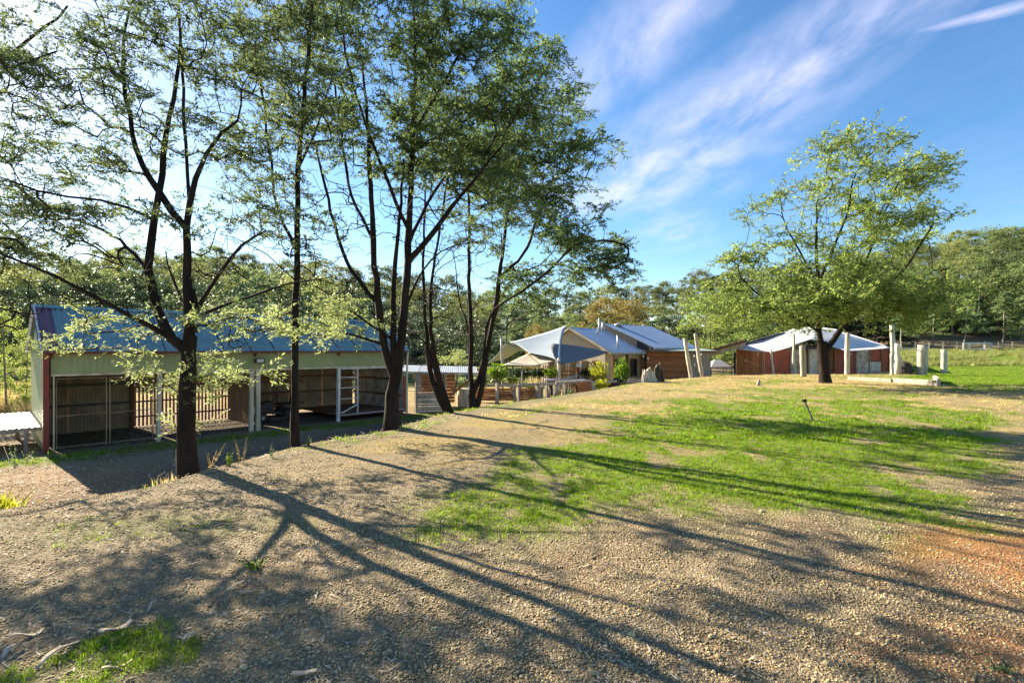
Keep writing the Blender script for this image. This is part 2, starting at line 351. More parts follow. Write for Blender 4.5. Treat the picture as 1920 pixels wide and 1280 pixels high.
# ------------------------------------------------------------------ ground
def poly_sd(x, y, poly):
    """signed distance (m) to a closed polygon in plan, negative inside"""
    x = np.asarray(x, float); y = np.asarray(y, float); best = np.full(x.shape, 1e9); inside = np.zeros(x.shape, bool); n = len(poly)
    for k in range(n):
        ax, ay = poly[k]; bx, by = poly[(k+1) % n]; dx, dy = bx-ax, by-ay
        t = np.clip(((x-ax)*dx+(y-ay)*dy)/(dx*dx+dy*dy+1e-9), 0, 1); best = np.minimum(best, np.hypot(x-ax-t*dx, y-ay-t*dy))
        c = ((ay > y) != (by > y)) & (x < (bx-ax)*(y-ay)/(by-ay+1e-12)+ax); inside ^= c
    return np.where(inside, -best, best)
LAWN = [G(*p) for p in [(845,990),(880,950),(925,905),(985,868),(1040,838),(1090,812),(1140,785),(1200,762),(1290,747),(1450,744),(1700,752),(1840,775),(1885,820),(1880,875),(1780,905),(1740,975),(1640,1000),(1520,960),(1420,965),(1340,985),(1240,955),(1130,975),(1010,1012),(920,1022)]]
PATCH = [G(*p) for p in [(120,1290),(150,1210),(230,1165),(330,1190),(345,1290)]]
FARL = [(19,23.2),(24,21.5),(40,20),(200,60),(200,75),(36,62),(29,40),(25.5,32),(21,29)]
def masks(x, y):
    n1 = fbm(x*1.1, y*1.1, 3, 4)-.5; n2 = fbm(x*4, y*4, 8, 3)-.5; n3 = fbm(x*.5, y*.5, 15, 3)-.5
    d = edge_dist(x, y)
    g = smooth(.8, -.9, poly_sd(x, y, LAWN)+n1*2.4*np.clip(y/8, .5, 2)+n2*.5)*(1-.7*smooth(.07, .22, fbm(x*1.9, y*1.0, 41, 4)-.5))*(.72+.28*smooth(-.1, .1, fbm(x*6, y*5, 43, 3)-.5))
    g = np.maximum(g, .62*smooth(.3, -.3, poly_sd(x, y, PATCH)+n2*1.0))
    g = np.maximum(g, smooth(1.0, -1.0, poly_sd(x, y, FARL)+n1*2))
    sx_, sy_ = G(250, 985); rr = np.hypot((x-sx_)/1.3, (y-sy_)/.45)
    g = np.maximum(g, .28*smooth(1.1, .5, rr+n2*2)+0*x)
    g = np.maximum(g, .5*smooth(.9, 0, np.abs(d+.1))*smooth(.0, .2, n2+.1)*smooth(7.2, 9, y)*(1-smooth(26, 30, y)))
    g = np.maximum(g, .55*smooth(0, .18, n3+.02)*smooth(10, 14, y)*smooth(-.5, -2, d))
    low = smooth(.5, 3, d)
    g = np.maximum(g, low*smooth(34, 42, y)*.6*(1-smooth(8, 14, x)*(1-smooth(60, 66, y))))
    gs = (x+8)*.734-(y-17.5)*.679                                     # strip of weeds along the shed front
    g = np.maximum(g, .8*low*smooth(.9, .2, np.abs(gs-.55)+n2*1.2))
    straw = smooth(.02, .22, n1+.10+.12*smooth(10, 16, y))*smooth(-.2, -1.2, d)*smooth(5, 9, y)*.75
    straw = np.maximum(straw, smooth(18, 22, y)*smooth(.5, -.5, d)*.85)
    straw = np.maximum(straw, .35*smooth(-.3, -1.5, d)*smooth(6, 11, y))
    straw = np.maximum(straw, low*smooth(20, 30, y)*(x < 12)*.8)
    straw = np.maximum(straw, .9*smooth(-16, -24, x)*smooth(14, 20, y))
    o = .75*smooth(2.3, .4, np.hypot((x-13)/1.7, (y-29.5)/1.8)+n1)
    ax_, ay_ = G(1965, 1075); o = np.maximum(o, .9*smooth(1.2, .3, np.hypot((x-ax_)/1.0, (y-ay_)/.9)+n1*2.2))
    ax_, ay_ = G(1850, 1230); o = np.maximum(o, .7*smooth(1.0, .2, np.hypot((x-ax_)/.8, (y-ay_)/.5)+n1*2.2))
    o = np.maximum(o, .12*smooth(.05, .25, n1)*smooth(3, -2, x*0+y-9))
    o = np.maximum(o, .35*smooth(-6, -10, x)*smooth(14, 10, y)*smooth(4, 6, y))
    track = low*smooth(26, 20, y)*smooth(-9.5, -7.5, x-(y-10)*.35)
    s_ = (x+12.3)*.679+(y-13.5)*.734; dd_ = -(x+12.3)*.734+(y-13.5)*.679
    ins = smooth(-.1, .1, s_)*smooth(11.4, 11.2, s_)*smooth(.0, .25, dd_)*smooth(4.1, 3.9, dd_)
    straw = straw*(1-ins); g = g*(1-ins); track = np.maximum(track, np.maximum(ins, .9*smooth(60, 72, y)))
    g = g*(1-.8*smooth(62, 72, y)); straw = straw*(1-.8*smooth(60, 72, y))
    return [np.clip(v, 0, 1) for v in (g, straw*(1-.9*smooth(.3,.8,g)), o, track)]
def axis(parts):
    a = []
    for lo, hi, st in parts: a += list(np.arange(lo, hi-1e-6, st))
    a.append(parts[-1][1]); return np.array(a)
xs = axis([(-500,-120,38),(-120,-40,5),(-40,-18,1),(-18,-9,.3),(-9,7,.075),(7,14,.2),(14,40,.5),(40,120,4),(120,500,38)])
ys = axis([(-60,-5,11),(-5,1,.5),(1,9,.075),(9,20,.14),(20,50,.5),(50,150,2.5),(150,700,50)])
X, Y = np.meshgrid(xs, ys); Z = H(X, Y)
near = smooth(12, 6, Y)*smooth(10, 7, np.abs(X))
Z = Z+near*.012*(fbm(X*9, Y*9, 21, 3)-.5)
nx, ny = len(xs), len(ys); ii, jj = np.meshgrid(np.arange(nx-1), np.arange(ny-1)); q = (jj*nx+ii).ravel()
gm = masks(X.ravel(), Y.ravel())
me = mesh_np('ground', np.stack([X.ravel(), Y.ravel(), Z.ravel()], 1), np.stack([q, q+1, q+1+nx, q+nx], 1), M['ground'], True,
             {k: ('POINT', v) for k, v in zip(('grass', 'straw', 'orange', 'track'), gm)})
tag(link('ground', me), kind='structure')
# ------------------------------------------------------------------ scattered ground cover (nobody could count it)
def scatter(name, pts, rot, scl, sources, label):
    me = bpy.data.meshes.new(name); me.vertices.add(len(pts)); me.vertices.foreach_set('co', np.asarray(pts, np.float32).ravel())
    a = me.attributes.new('rot', 'FLOAT_VECTOR', 'POINT'); a.data.foreach_set('vector', np.asarray(rot, np.float32).ravel())
    a = me.attributes.new('scl', 'FLOAT', 'POINT'); a.data.foreach_set('value', np.asarray(scl, np.float32))
    o = link(name, me); cc = bpy.data.collections.new(name+'_source')
    for s in sources: cc.objects.link(bpy.data.objects.new(name+'_piece', s))
    ng = bpy.data.node_groups.new(name, 'GeometryNodeTree')
    ng.interface.new_socket('Geometry', in_out='INPUT', socket_type='NodeSocketGeometry'); ng.interface.new_socket('Geometry', in_out='OUTPUT', socket_type='NodeSocketGeometry')
    gi = ng.nodes.new('NodeGroupInput'); go = ng.nodes.new('NodeGroupOutput'); ip = ng.nodes.new('GeometryNodeInstanceOnPoints'); ci = ng.nodes.new('GeometryNodeCollectionInfo')
    ci.inputs['Collection'].default_value = cc; ci.inputs['Separate Children'].default_value = True; ci.inputs['Reset Children'].default_value = True
    ra = ng.nodes.new('GeometryNodeInputNamedAttribute'); ra.data_type = 'FLOAT_VECTOR'; ra.inputs[0].default_value = 'rot'
    sa = ng.nodes.new('GeometryNodeInputNamedAttribute'); sa.data_type = 'FLOAT'; sa.inputs[0].default_value = 'scl'
    l = ng.links.new; l(gi.outputs[0], ip.inputs['Points']); l(ci.outputs[0], ip.inputs['Instance']); ip.inputs['Pick Instance'].default_value = True
    l(ra.outputs[0], ip.inputs['Rotation']); l(sa.outputs[0], ip.inputs['Scale']); l(ip.outputs[0], go.inputs[0])
    md = o.modifiers.new('scatter', 'NODES'); md.node_group = ng
    return tag(o, label, None, None, 'stuff')
def pebble(seed, flat):
    r = random.Random(seed); t = (1+5**.5)/2
    vs = [(-1,t,0),(1,t,0),(-1,-t,0),(1,-t,0),(0,-1,t),(0,1,t),(0,-1,-t),(0,1,-t),(t,0,-1),(t,0,1),(-t,0,-1),(-t,0,1)]
    fs = [(0,11,5),(0,5,1),(0,1,7),(0,7,10),(0,10,11),(1,5,9),(5,11,4),(11,10,2),(10,7,6),(7,1,8),(3,9,4),(3,4,2),(3,2,6),(3,6,8),(3,8,9),(4,9,5),(2,4,11),(6,2,10),(8,6,7),(9,8,1)]
    vs = V(vs)/1.9*V([1, .75, flat])*np.array([[r.uniform(.75, 1.25)] for _ in vs])
    return mesh_np('stone', vs, V(fs).astype(int), M['stone'])
def sample(n, ylo, yhi, margin=1.12, bias=1.0):
    """random ground spots the camera can see, denser towards it"""
    y = ylo+(yhi-ylo)*RNG.random(n)**bias; x = (RNG.random(n)*2-1)*y*margin; return x, y
x, y = sample(240000, 1.9, 10.5, 1.06, 1.2); g, st, o_, tr = masks(x, y)
keep = (RNG.random(len(x)) > np.maximum(g*1.1, o_*.85)) & (vnoise(x*1.3, y*1.3, 33)+.45 > RNG.random(len(x))*.9); x, y = x[keep], y[keep]; z = H(x, y)
sc_ = (.0034+.0085*RNG.random(len(x))**3)*(1+.01*y); big = RNG.random(len(x)) > .997; sc_[big] *= 2.6
rot = RNG.random((len(x), 3))*V([.6, .6, 6.28]); scatter('gravel', np.stack([x, y, z+sc_*.15], 1), rot, sc_, [pebble(i, f) for i, f in ((1,.5),(2,.4),(3,.6),(4,.35))], 'brown and tan gravel spread over the ground')
def tuft(seed, n, h, lean, w, m, spread):
    r = np.random.default_rng(seed); vs = []; fs = []; tint = []
    for k in range(n):
        a = r.random()*6.28; b = V([math.cos(a), math.sin(a), 0]); p = V([r.normal()*spread, r.normal()*spread, -.002]); hh = h*(.5+.7*r.random()); s = V([-b[1], b[0], 0])*w*.5; ll = lean*(.4+r.random())
        i = len(vs); vs += [p-s, p+s, p+b*hh*ll*.35+V([0,0,hh*.6])+s*.7, p+b*hh*ll*.35+V([0,0,hh*.6])-s*.7, p+b*hh*ll+V([0,0,hh*.95])]
        fs += [(i,i+1,i+2),(i,i+2,i+3),(i+3,i+2,i+4)]; tint += [r.random()]*3
    return mesh_np('tuft', vs, V(fs).astype(int), m, False, {'tint': ('FACE', tint)})
def add_tufts(name, n, ylo, yhi, mats, sc0, sc1, key, label, bias=1.3, srcs=None, margin=1.1):
    x, y = sample(n, ylo, yhi, margin, bias); mk = masks(x, y); g = mk[key]
    keep = g > .25+.65*RNG.random(n); x, y = x[keep], y[keep]; z = H(x, y)
    s = (sc0+sc1*RNG.random(len(x))); rot = np.stack([RNG.normal(0, .12, len(x)), RNG.normal(0, .12, len(x)), RNG.random(len(x))*6.28], 1)
    scatter(name, np.stack([x, y, z], 1), rot, s, srcs, label)
# coarse stones on the low yard and the near bank
yy = 8+10*RNG.random(26000); pp = -60+960*RNG.random(26000); xx = (pp-960)/FP*yy; k = (edge_dist(xx, yy) > .3) & (fbm(xx*.9, yy*.9, 61, 3)+.15 > RNG.random(26000)); xx, yy = xx[k], yy[k]
s_ = .008+.018*RNG.random(len(xx))**2.5; scatter('yard_stones', np.stack([xx, yy, H(xx, yy)], 1), RNG.random((len(xx), 3))*V([.8, .8, 6.28]), s_, [pebble(i+8, f) for i, f in ((1,.5),(2,.4),(3,.6))], 'stones and clods on the low driveway before the shed')
gs_ = [tuft(i, 14, .028, .9, .0032, M['grass_blade'], .016) for i in range(3)]
add_tufts('grass', 70000, 1.9, 9.5, None, .6, .9, 0, 'short green lawn grass in the middle of the yard', 1.2, gs_)
gs2 = [tuft(i+10, 18, .045, .9, .011, M['grass_blade'], .05) for i in range(3)]
add_tufts('far_grass', 45000, 9, 45, None, .6, .8, 0, 'green lawn grass further off towards the buildings', 1.1, gs2)
ss_ = [tuft(i+20, 9, .026, 1.6, .0028, M['straw_blade'], .022) for i in range(3)]
add_tufts('dry_grass', 50000, 4, 14, None, .5, .8, 1, 'sparse dry straw grass on the gravel', 1.2, ss_)
ss2 = [tuft(i+30, 12, .05, 1.3, .011, M['straw_blade'], .06) for i in range(3)]
add_tufts('far_dry_grass', 26000, 12, 40, None, .5, .8, 1, 'dry golden grass around the buildings', 1.0, ss2)
# tall rank grass: left beyond the lean-to deck and on the rough strip at the right
def rank(name, px0, px1, y0, y1, n, h, label, mm):
    yy = y0+(y1-y0)*RNG.random(n); pp = px0+(px1-px0)*RNG.random(n); xx = (pp-960)/FP*yy; k = fbm(xx*.6, yy*.6, 51, 3) > .42; xx, yy = xx[k], yy[k]
    src = [tuft(i+40, 16, h, .5, .02, mm, .09) for i in range(3)]
    scatter(name, np.stack([xx, yy, H(xx, yy)], 1), np.stack([xx*0, xx*0, RNG.random(len(xx))*6.28], 1), .6+.7*RNG.random(len(xx)), src, label)
rank('rank_grass', -60, 120, 20, 34, 5000, .55, 'tall yellow grass beyond the shed at the far left', M['straw_blade'])
rank('rough_grass', 1690, 1990, 44, 60, 4000, .34, 'rough green grass on the rise behind the lawn', leafmat('rough_blade', (.16,.20,.05), (.34,.34,.13), .4, .2))
# ------------------------------------------------------------------ trees
def leaf_quads(P, D, L_, wd, rng, roll=None):
    """rhombic leaves at P pointing along D; returns verts (n*4,3)"""
    n = len(P); D = D/(np.linalg.norm(D, axis=1, keepdims=True)+1e-9)
    A = rng.normal(size=(n, 3)); A -= (A*D).sum(1, keepdims=True)*D; A /= np.linalg.norm(A, axis=1, keepdims=True)+1e-9
    if roll is not None:
        up = np.tile(V((0,0,1.)), (n, 1)); S = np.cross(D, up); S /= np.linalg.norm(S, axis=1, keepdims=True)+1e-6
        A = A*(1-roll)+S*roll; A /= np.linalg.norm(A, axis=1, keepdims=True)+1e-9
    L1 = L_[:, None]; w = (L_*wd)[:, None]/2
    return np.stack([P, P+D*L1*.45+A*w, P+D*L1, P+D*L1*.5-A*w], 1).reshape(-1, 3)
def spray(rng, R, flat, ntw, nl, leaf):
    """template of one leafy spray: twigs radiating from the origin with small leaves along them"""
    P = []; D = []; TW = []
    for k in range(ntw):
        a = rng.random()*6.28; d = V([math.cos(a), math.sin(a), rng.normal()*.35*flat/.4+.08]); r = R*(.55+.6*rng.random()); bend = V([0, 0, -.25*r*rng.random()])
        end = d*r+bend; mid = d*r*.5+V([0, 0, .03*r]); TW.append((V([0,0,0]), mid, end))
        t = np.sort(rng.random(nl)**.75); p = np.outer((1-t)**2, V([0,0,0]))+np.outer(2*t*(1-t), mid)+np.outer(t**2, end)
        s = np.where(rng.random(nl) > .5, 1, -1)[:, None]*np.cross(d, [0,0,1])[None]
        dd = s*.8+d[None]*.7+rng.normal(size=(nl, 3))*.35
        P.append(p+rng.normal(size=(nl, 3))*R*.05); D.append(dd)
    P = np.concatenate(P); D = np.concatenate(D)
    return leaf_quads(P, D, leaf*(.6+.8*rng.random(len(P))), .34, rng, .55), TW
class Wood:
    """branch skeleton: nodes joined to parents, thickened from the tips down"""
    def __init__(s, seed): s.P = []; s.par = []; s.rmin = []; s.lines = []; s.rng = np.random.default_rng(seed)
    def line(s, pts, start=None, rad=None, step=.25, wob=.02):
        pts = [V(p) for p in pts]; ids = [] if start is None else [start]
        if start is not None: pts = [s.P[start]]+pts
        q = [pts[0]]
        # smooth the polyline
        for a, b in zip(pts[:-1], pts[1:]):
            n = max(1, int(np.linalg.norm(b-a)/step))
            for i in range(1, n+1): q.append(a+(b-a)*i/n)
        q = np.array(q)
        for _ in range(3):
            if len(q) > 2: q[1:-1] = q[1:-1]*.5+(q[:-2]+q[2:])*.25
        q[1:] += s.rng.normal(size=(len(q)-1, 3))*wob
        first = 1 if start is not None else 0; n = len(q)
        for i in range(first, n):
            s.P.append(q[i]); s.par.append(ids[-1] if ids else -1)
            s.rmin.append(0 if rad is None else rad[0]+(rad[1]-rad[0])*i/max(1, n-1)); ids.append(len(s.P)-1)
        s.lines.append(ids); return ids
    def nearest(s, p, below=.7):
        A = np.array(s.P); v = p-A; d = np.linalg.norm(v, axis=1); pen = np.maximum(0, A[:, 2]-p[2])
        return int(np.argmin(d+below*pen))
    def join(s, c, step=.22, wob=.025):
        k = s.nearest(c); a = s.P[k]; d = c-a; L = np.linalg.norm(d)
        pr = s.P[s.par[k]] if s.par[k] >= 0 else a-V([0,0,1]); t = a-pr; t /= np.linalg.norm(t)+1e-9
        mid = a+t*L*.28+d*.28+V([0, 0, .10*L])+s.rng.normal(size=3)*.05*L
        n = max(2, int(L/step)); u = np.linspace(0, 1, n+1)[1:, None]
        pts = (1-u)**2*a+2*u*(1-u)*mid+u*u*c
        ids = [k]
        for p in pts:
            s.P.append(p+s.rng.normal(size=3)*wob*min(1, L)); s.par.append(ids[-1]); s.rmin.append(0); ids.append(len(s.P)-1)
        s.lines.append(ids); return ids[-1]
    def radii(s, tip, ex=2.3):
        n = len(s.P); acc = np.zeros(n); kids = np.zeros(n, int)
        for i in range(n):
            if s.par[i] >= 0: kids[s.par[i]] += 1
        for i in range(n-1, -1, -1):
            if kids[i] == 0 or acc[i] == 0: acc[i] = tip**ex
            if s.par[i] >= 0: acc[s.par[i]] += acc[i]
        r = acc**(1/ex); return np.maximum(r, np.array(s.rmin)), r
    def mesh(s, name, m, tip, off, big=.05, rmax=None):
        r, _ = s.radii(tip); 
        if rmax is not None: r = np.minimum(r, np.maximum(rmax, np.array(s.rmin)))
        VV = []; FF = []; nb = 0
        for ids in s.lines:
            P = np.array([s.P[i] for i in ids]); R = np.array([r[i] for i in ids])
            if len(ids) > 1 and s.lines[0] is not ids: R[0] = min(R[0], R[1]*1.25)
            n = 12 if R.max() > big*1.6 else (7 if R.max() > big*.5 else (4 if R.max() > big*.15 else 3))
            T = np.gradient(P, axis=0) if len(P) > 1 else P; T /= np.linalg.norm(T, axis=1, keepdims=True)+1e-9
            ref = V((.31, .95, .05)) if abs(T[0][2]) > .6 else V((0,0,1)); X = np.cross(T, ref); X /= np.linalg.norm(X, axis=1, keepdims=True)+1e-9; Yv = np.cross(X, T)
            a = np.arange(n)*2*math.pi/n; k = len(P)
            wob = 1+(s.rng.normal(size=(k, n))*.06 if n >= 7 else 0)
            ring = P[:, None]+R[:, None, None]*(np.cos(a)[None, :, None]*X[:, None]+np.sin(a)[None, :, None]*Yv[:, None])*(wob[..., None] if n >= 7 else 1)
            VV.append(ring.reshape(-1, 3)); i, j = np.meshgrid(np.arange(k-1), np.arange(n), indexing='ij'); j2 = (j+1) % n
            FF.append(nb+np.stack([i*n+j, i*n+j2, (i+1)*n+j2, (i+1)*n+j], -1).reshape(-1, 4)); nb += k*n
        return mesh_np(name, np.concatenate(VV)-off, np.concatenate(FF), m, True)
def crown(name, centers, rng, R, flat, ntw, nl, leaf, m, off, tilt=.25, twigm=None, tw_r=.003):
    T = [spray(rng, R, flat, ntw, nl, leaf) for _ in range(7)]; VV = []; tint = []; TWV = []
    for c in centers:
        q, tw = T[rng.integers(7)]; a = rng.random()*6.28; ca, sa = math.cos(a), math.sin(a); s_ = .7+.6*rng.random(); t1, t2 = rng.normal(0, tilt, 2)
        Rz = V([[ca, -sa, 0], [sa, ca, 0], [0, 0, 1]]); Rt = V([[1, 0, -t1], [0, 1, -t2], [t1, t2, 1]]); Rm = Rt @ Rz
        VV.append((q*s_) @ Rm.T+c-off); base = rng.random(); tint.append(np.clip(base*.6+.5*rng.random(len(q)//4), 0, 1))
        if twigm is not None:
            for (p0, p1, p2) in tw:
                for A, B in ((p0, p1), (p1, p2)):
                    A = Rm @ (A*s_)+c-off; B = Rm @ (B*s_)+c-off; o1 = V([tw_r, 0, 0]); o2 = V([0, tw_r*.7, tw_r*.7])
                    TWV.append([A-o1, A+o1, B+o1*.6, B-o1*.6]); TWV.append([A-o2, A+o2, B+o2*.6, B-o2*.6])
    VV = np.concatenate(VV); f = np.arange(len(VV)).reshape(-1, 4)
    res = [mesh_np(name, VV, f, m, False, {'tint': ('FACE', np.concatenate(tint))})]
    if twigm is not None:
        TV = V(TWV).reshape(-1, 3); res.append(mesh_np('twigs', TV, np.arange(len(TV)).reshape(-1, 4), twigm))
    return res
def wattle(label, Y0, limbs, blobs, seed, base_r, leaf_k=1.0, bare=(), leafm='leaf_wattle', spread=.55, nl=19, ntw=6, group=None, name='wattle_tree', tipk=1.0, thin=.72, gold=()):
    """limbs: lists of (px, py, depth offset) with start/end thickness; blobs: (px, py, rx, ry, number of sprays)"""
    rng = np.random.default_rng(seed); w = Wood(seed)
    x0, y0 = W(limbs[0][0][0][0], 0, Y0)[0], Y0; zb = Hs(x0, y0); off = V([x0, y0, zb])
    for k, (pts, r0, r1) in enumerate(limbs):
        P = [W(p[0], p[1], Y0+(p[2] if len(p) > 2 else 0)) for p in pts]
        if k == 0:
            P = [V([P[0][0], Y0, zb-.15]), V([P[0][0], Y0, zb+.05])]+[p for p in P if p[2] > zb+.12]
            w.line(P, rad=(r0, r1), wob=.008)
            for i in range(1, 3):                              # flare at the root
                w.rmin[i] *= (1.28, 1.10)[i-1]
            w.rmin[0] *= 1.6
        else:
            s0 = w.nearest(P[0], 0); w.line(P[1:], start=s0, rad=(r0, r1), wob=.012)
    def sample_blobs(bl):
        C = []
        for (px, py, rx, ry, n) in bl:
            dep = (rx+ry)*.5/FP*Y0*spread*1.6
            m_ = max(1, int(round(n/4.5))); Rc = .045*Y0**.85*1.35
            for _ in range(m_):                                  # foliage hangs in flat layered bunches with gaps between
                a = rng.random()*6.28; rr = rng.random()**.5; Yp = Y0+np.clip(rng.normal(), -1.7, 1.7)*dep*.6
                if Yp < 2.5: Yp = 2.5+rng.random()
                c0 = W(px+rx*rr*math.cos(a), py+ry*rr*math.sin(a), Yp); sl_ = rng.normal(0, .18, 2)
                for _k in range(min(int(n), 3+int(rng.random()*4))):
                    e_ = rng.normal(size=2)*Rc*.75; C.append(c0+V([e_[0], e_[1], e_[0]*sl_[0]+e_[1]*sl_[1]+rng.normal()*Rc*.16]))
        return C
    C = sample_blobs([b[:4]+(b[4]*thin,) for b in blobs]); B = sample_blobs([b[:4]+(b[4]*1.9,) for b in bare]); Gd = sample_blobs([b[:4]+(b[4]*.75,) for b in gold])
    allc = [(c, 0) for c in C]+[(c, 1) for c in B]+[(c, 2) for c in Gd]
    A0 = np.array(w.P); allc.sort(key=lambda t: np.min(np.linalg.norm(A0-t[0], axis=1)))
    for c, _ in allc:
        if c[2] > zb+.5: w.join(c)
    t = thing(name, label, 'tree', tuple(off), group)
    tip = .0048*(Y0/8)**.6*tipk
    link('trunk', w.mesh('trunk', M['bark'], tip, off, rmax=base_r*.38), t)
    lf = .0060*Y0*leaf_k; R = .042*Y0**.85
    cr, tw = crown('crown', [c for c, k in allc if k == 0 and c[2] > zb+.5], rng, R, .4, ntw, nl, lf, M[leafm], off, twigm=M['twig'], tw_r=.0011*Y0**.7)
    o = link('crown', cr, t); o['kind'] = 'stuff'; o = link('twigs', tw, t); o['kind'] = 'stuff'
    if Gd:
        cr, tw = crown('yellow_foliage', [c for c, k in allc if k == 2 and c[2] > zb+.3], rng, R, .4, ntw, nl, lf, M['leaf_gold'], off)if False else crown('yellow_foliage', [c for c, k in allc if k == 2], rng, R, .4, ntw, nl, lf, M['leaf_gold'], off, twigm=M['twig'], tw_r=.0011*Y0**.7)
        o = link('yellow_foliage', cr, t); o['kind'] = 'stuff'
    return t
wattle('dark forked wattle before the open shed, thick trunk splitting at head height', 7.3,
    [([(352,940),(350,850),(349,760),(354,690),(355,650),(356,630)], .130, .088),
     ([(352,665),(328,640),(300,612),(275,545),(278,470),(293,410),(300,355),(312,230,.2),(330,180,.2),(340,110,.3),(335,20,.3)], .070, .016),
     ([(355,650),(358,600),(350,520),(348,430),(345,385),(358,330,-.1),(385,270,-.2),(412,240,-.3),(445,228,-.4)], .076, .016),
     ([(345,420),(320,395),(295,360),(265,315,.3),(245,250,.4),(235,180,.4),(229,90,.5),(240,20,.5)], .05, .016),
     ([(347,380),(348,300,.1),(346,200,.2),(340,100,.3),(335,-30,.3)], .02, .010),
     ([(366,640),(364,560),(363,540)], .05, .03),
     ([(364,600),(375,560,-.1),(410,520,-.2),(435,480,-.3),(450,455,-.3),(500,430,-.5)], .035, .010),
     ([(364,590),(400,570,.2),(470,560,.3),(540,525,.5),(625,520,.6)], .026, .008),
     ([(328,640),(290,610,-.3),(240,590,-.5),(200,560,-.6),(160,550,-.7),(60,490,-.9),(-20,465,-1.)], .038, .012),
     ([(290,412),(250,372,-.3),(180,365,-.5),(80,385,-.8),(0,330,-1)], .022, .008),
     ([(240,130,.4),(200,60,.5),(170,-20,.6)], .02, .01),
     ([(278,520,.2),(230,450,.5),(150,410,.8),(60,400,1.2),(-30,440,1.4)], .022, .007),
     ([(356,600,.1),(330,545,.5),(322,520,.7),(310,470,.9)], .03, .01)],
    [(110,350,120,90,62),(60,430,90,45,45),(230,140,150,90,95),(170,290,130,70,62),(390,110,120,100,78),(450,320,90,100,50),(350,250,100,80,42),(130,500,150,26,30),(240,420,110,50,34),
     (440,200,90,60,40),(330,560,60,40,10),(60,240,80,90,50),(330,20,170,50,55),(420,420,80,50,26),(110,80,110,90,62),(20,330,60,140,40)],
    1, .15, bare=[(90,460,120,60,30),(250,520,160,60,45),(450,480,130,70,40),(300,150,220,140,60),(420,600,70,60,16)],
    gold=[(340,745,52,60,26),(400,690,40,55,22),(120,650,46,12,10),(260,640,80,18,12),(190,590,60,25,9),(480,610,90,35,16),(330,680,50,30,8)], group='wattles along the bank')
wattle('slender straight wattle sapling with a single thin trunk, behind the crest of the bank', 8.8,
    [([(553,870),(553,760),(553,650),(557,500),(558,350),(563,250),(575,150,.1),(582,50,.2),(590,-60,.2)], .066, .025),
     ([(556,470),(520,400,.1),(505,300,.2),(495,200,.3),(480,90,.3)], .03, .01),
     ([(560,300),(600,230,.2),(625,130,.3)], .02, .008),
     ([(556,520),(500,470,-.4),(440,440,-.5),(410,440,-.5)], .012, .005)],
    [(560,90,110,110,110),(520,280,90,100,70),(590,230,60,90,30),(480,60,90,60,55),(570,440,80,60,34),(600,20,90,50,40)],
    2, .06, bare=[(540,480,110,70,40),(560,350,100,120,30)], gold=[(545,595,85,30,30),(460,590,60,25,14),(600,560,60,20,9)], group='wattles along the bank')
wattle('largest wattle on the bank, dark trunk parting into several upright stems', 10.5,
    [([(733,840),(733,780),(736,740),(739,700),(741,685)], .160, .10),
     ([(736,725),(722,680),(715,640),(710,570),(704,500),(697,400),(695,320),(690,240),(680,120)], .085, .02),
     ([(738,720),(737,640),(736,550),(743,460),(752,380),(756,300)], .075, .02),
     ([(740,725),(748,680),(755,610),(760,550),(766,490),(768,400),(771,300),(775,200),(780,120),(776,0)], .095, .022),
     ([(765,500),(790,470,-.3),(832,408,-.6),(880,350,-.8),(905,320,-1),(945,268,-1.2)], .065, .015),
     ([(770,470),(800,380,.4),(830,330,.6),(870,290,.9)], .045, .012),
     ([(758,580),(800,480,.2),(850,460,.2),(905,450,.3)], .03, .008),
     ([(708,560),(670,530,.2),(648,490,.3),(620,400,.5),(600,300,.6),(565,200,.8),(545,100,.9)], .045, .012),
     ([(736,640),(690,610,-.4),(640,560,-.8),(560,520,-1)], .028, .008),
     ([(725,640),(650,620,-.5),(600,620,-.6),(540,610,-.8)], .03, .008),
     ([(768,420),(720,330,-.2),(680,220,-.3),(650,120,-.4),(640,20,-.4)], .04, .012),
     ([(772,260),(820,180,.2),(860,100,.3),(900,20,.4)], .04, .012),
     ([(700,450),(650,350,.4),(640,250,.4),(620,120,.5)], .03, .01)],
    [(700,50,170,80,200),(850,120,110,110,165),(870,260,120,80,120),(770,160,120,90,110),(620,160,80,110,70),(900,370,90,60,66),(740,300,110,50,60),(560,80,60,80,30),(690,230,90,70,44),(800,330,90,50,55),
     (960,220,90,90,95),(900,40,60,60,55)],
    3, .20, bare=[(660,430,100,110,75),(830,440,90,80,40),(760,300,150,130,60),(640,560,90,40,25)], gold=[(600,625,80,22,20),(680,600,50,30,10)], nl=20, leafm='leaf_wattle_green', group='wattles along the bank')
wattle('pair of leaning slim wattle trunks crossing low down, beside the timber hut', 13.0,
    [([(845,800),(832,745),(822,712),(812,660)], .095, .07),
     ([(822,712),(806,690),(802,650),(797,600),(793,520),(795,400),(800,300)], .055, .015),
     ([(812,660),(808,600),(806,560),(815,480),(830,400),(840,320)], .055, .015),
     ([(840,792),(828,765),(816,728),(804,690),(800,650)], .085, .06), ([(800,640),(770,620),(750,590)], .02, .008)],
    [(850,330,80,90,60),(820,230,90,80,60),(900,440,60,40,24)],
    4, .095, bare=[(800,480,60,110,45),(770,620,40,50,20),(850,560,50,80,30)], group='wattles along the bank')
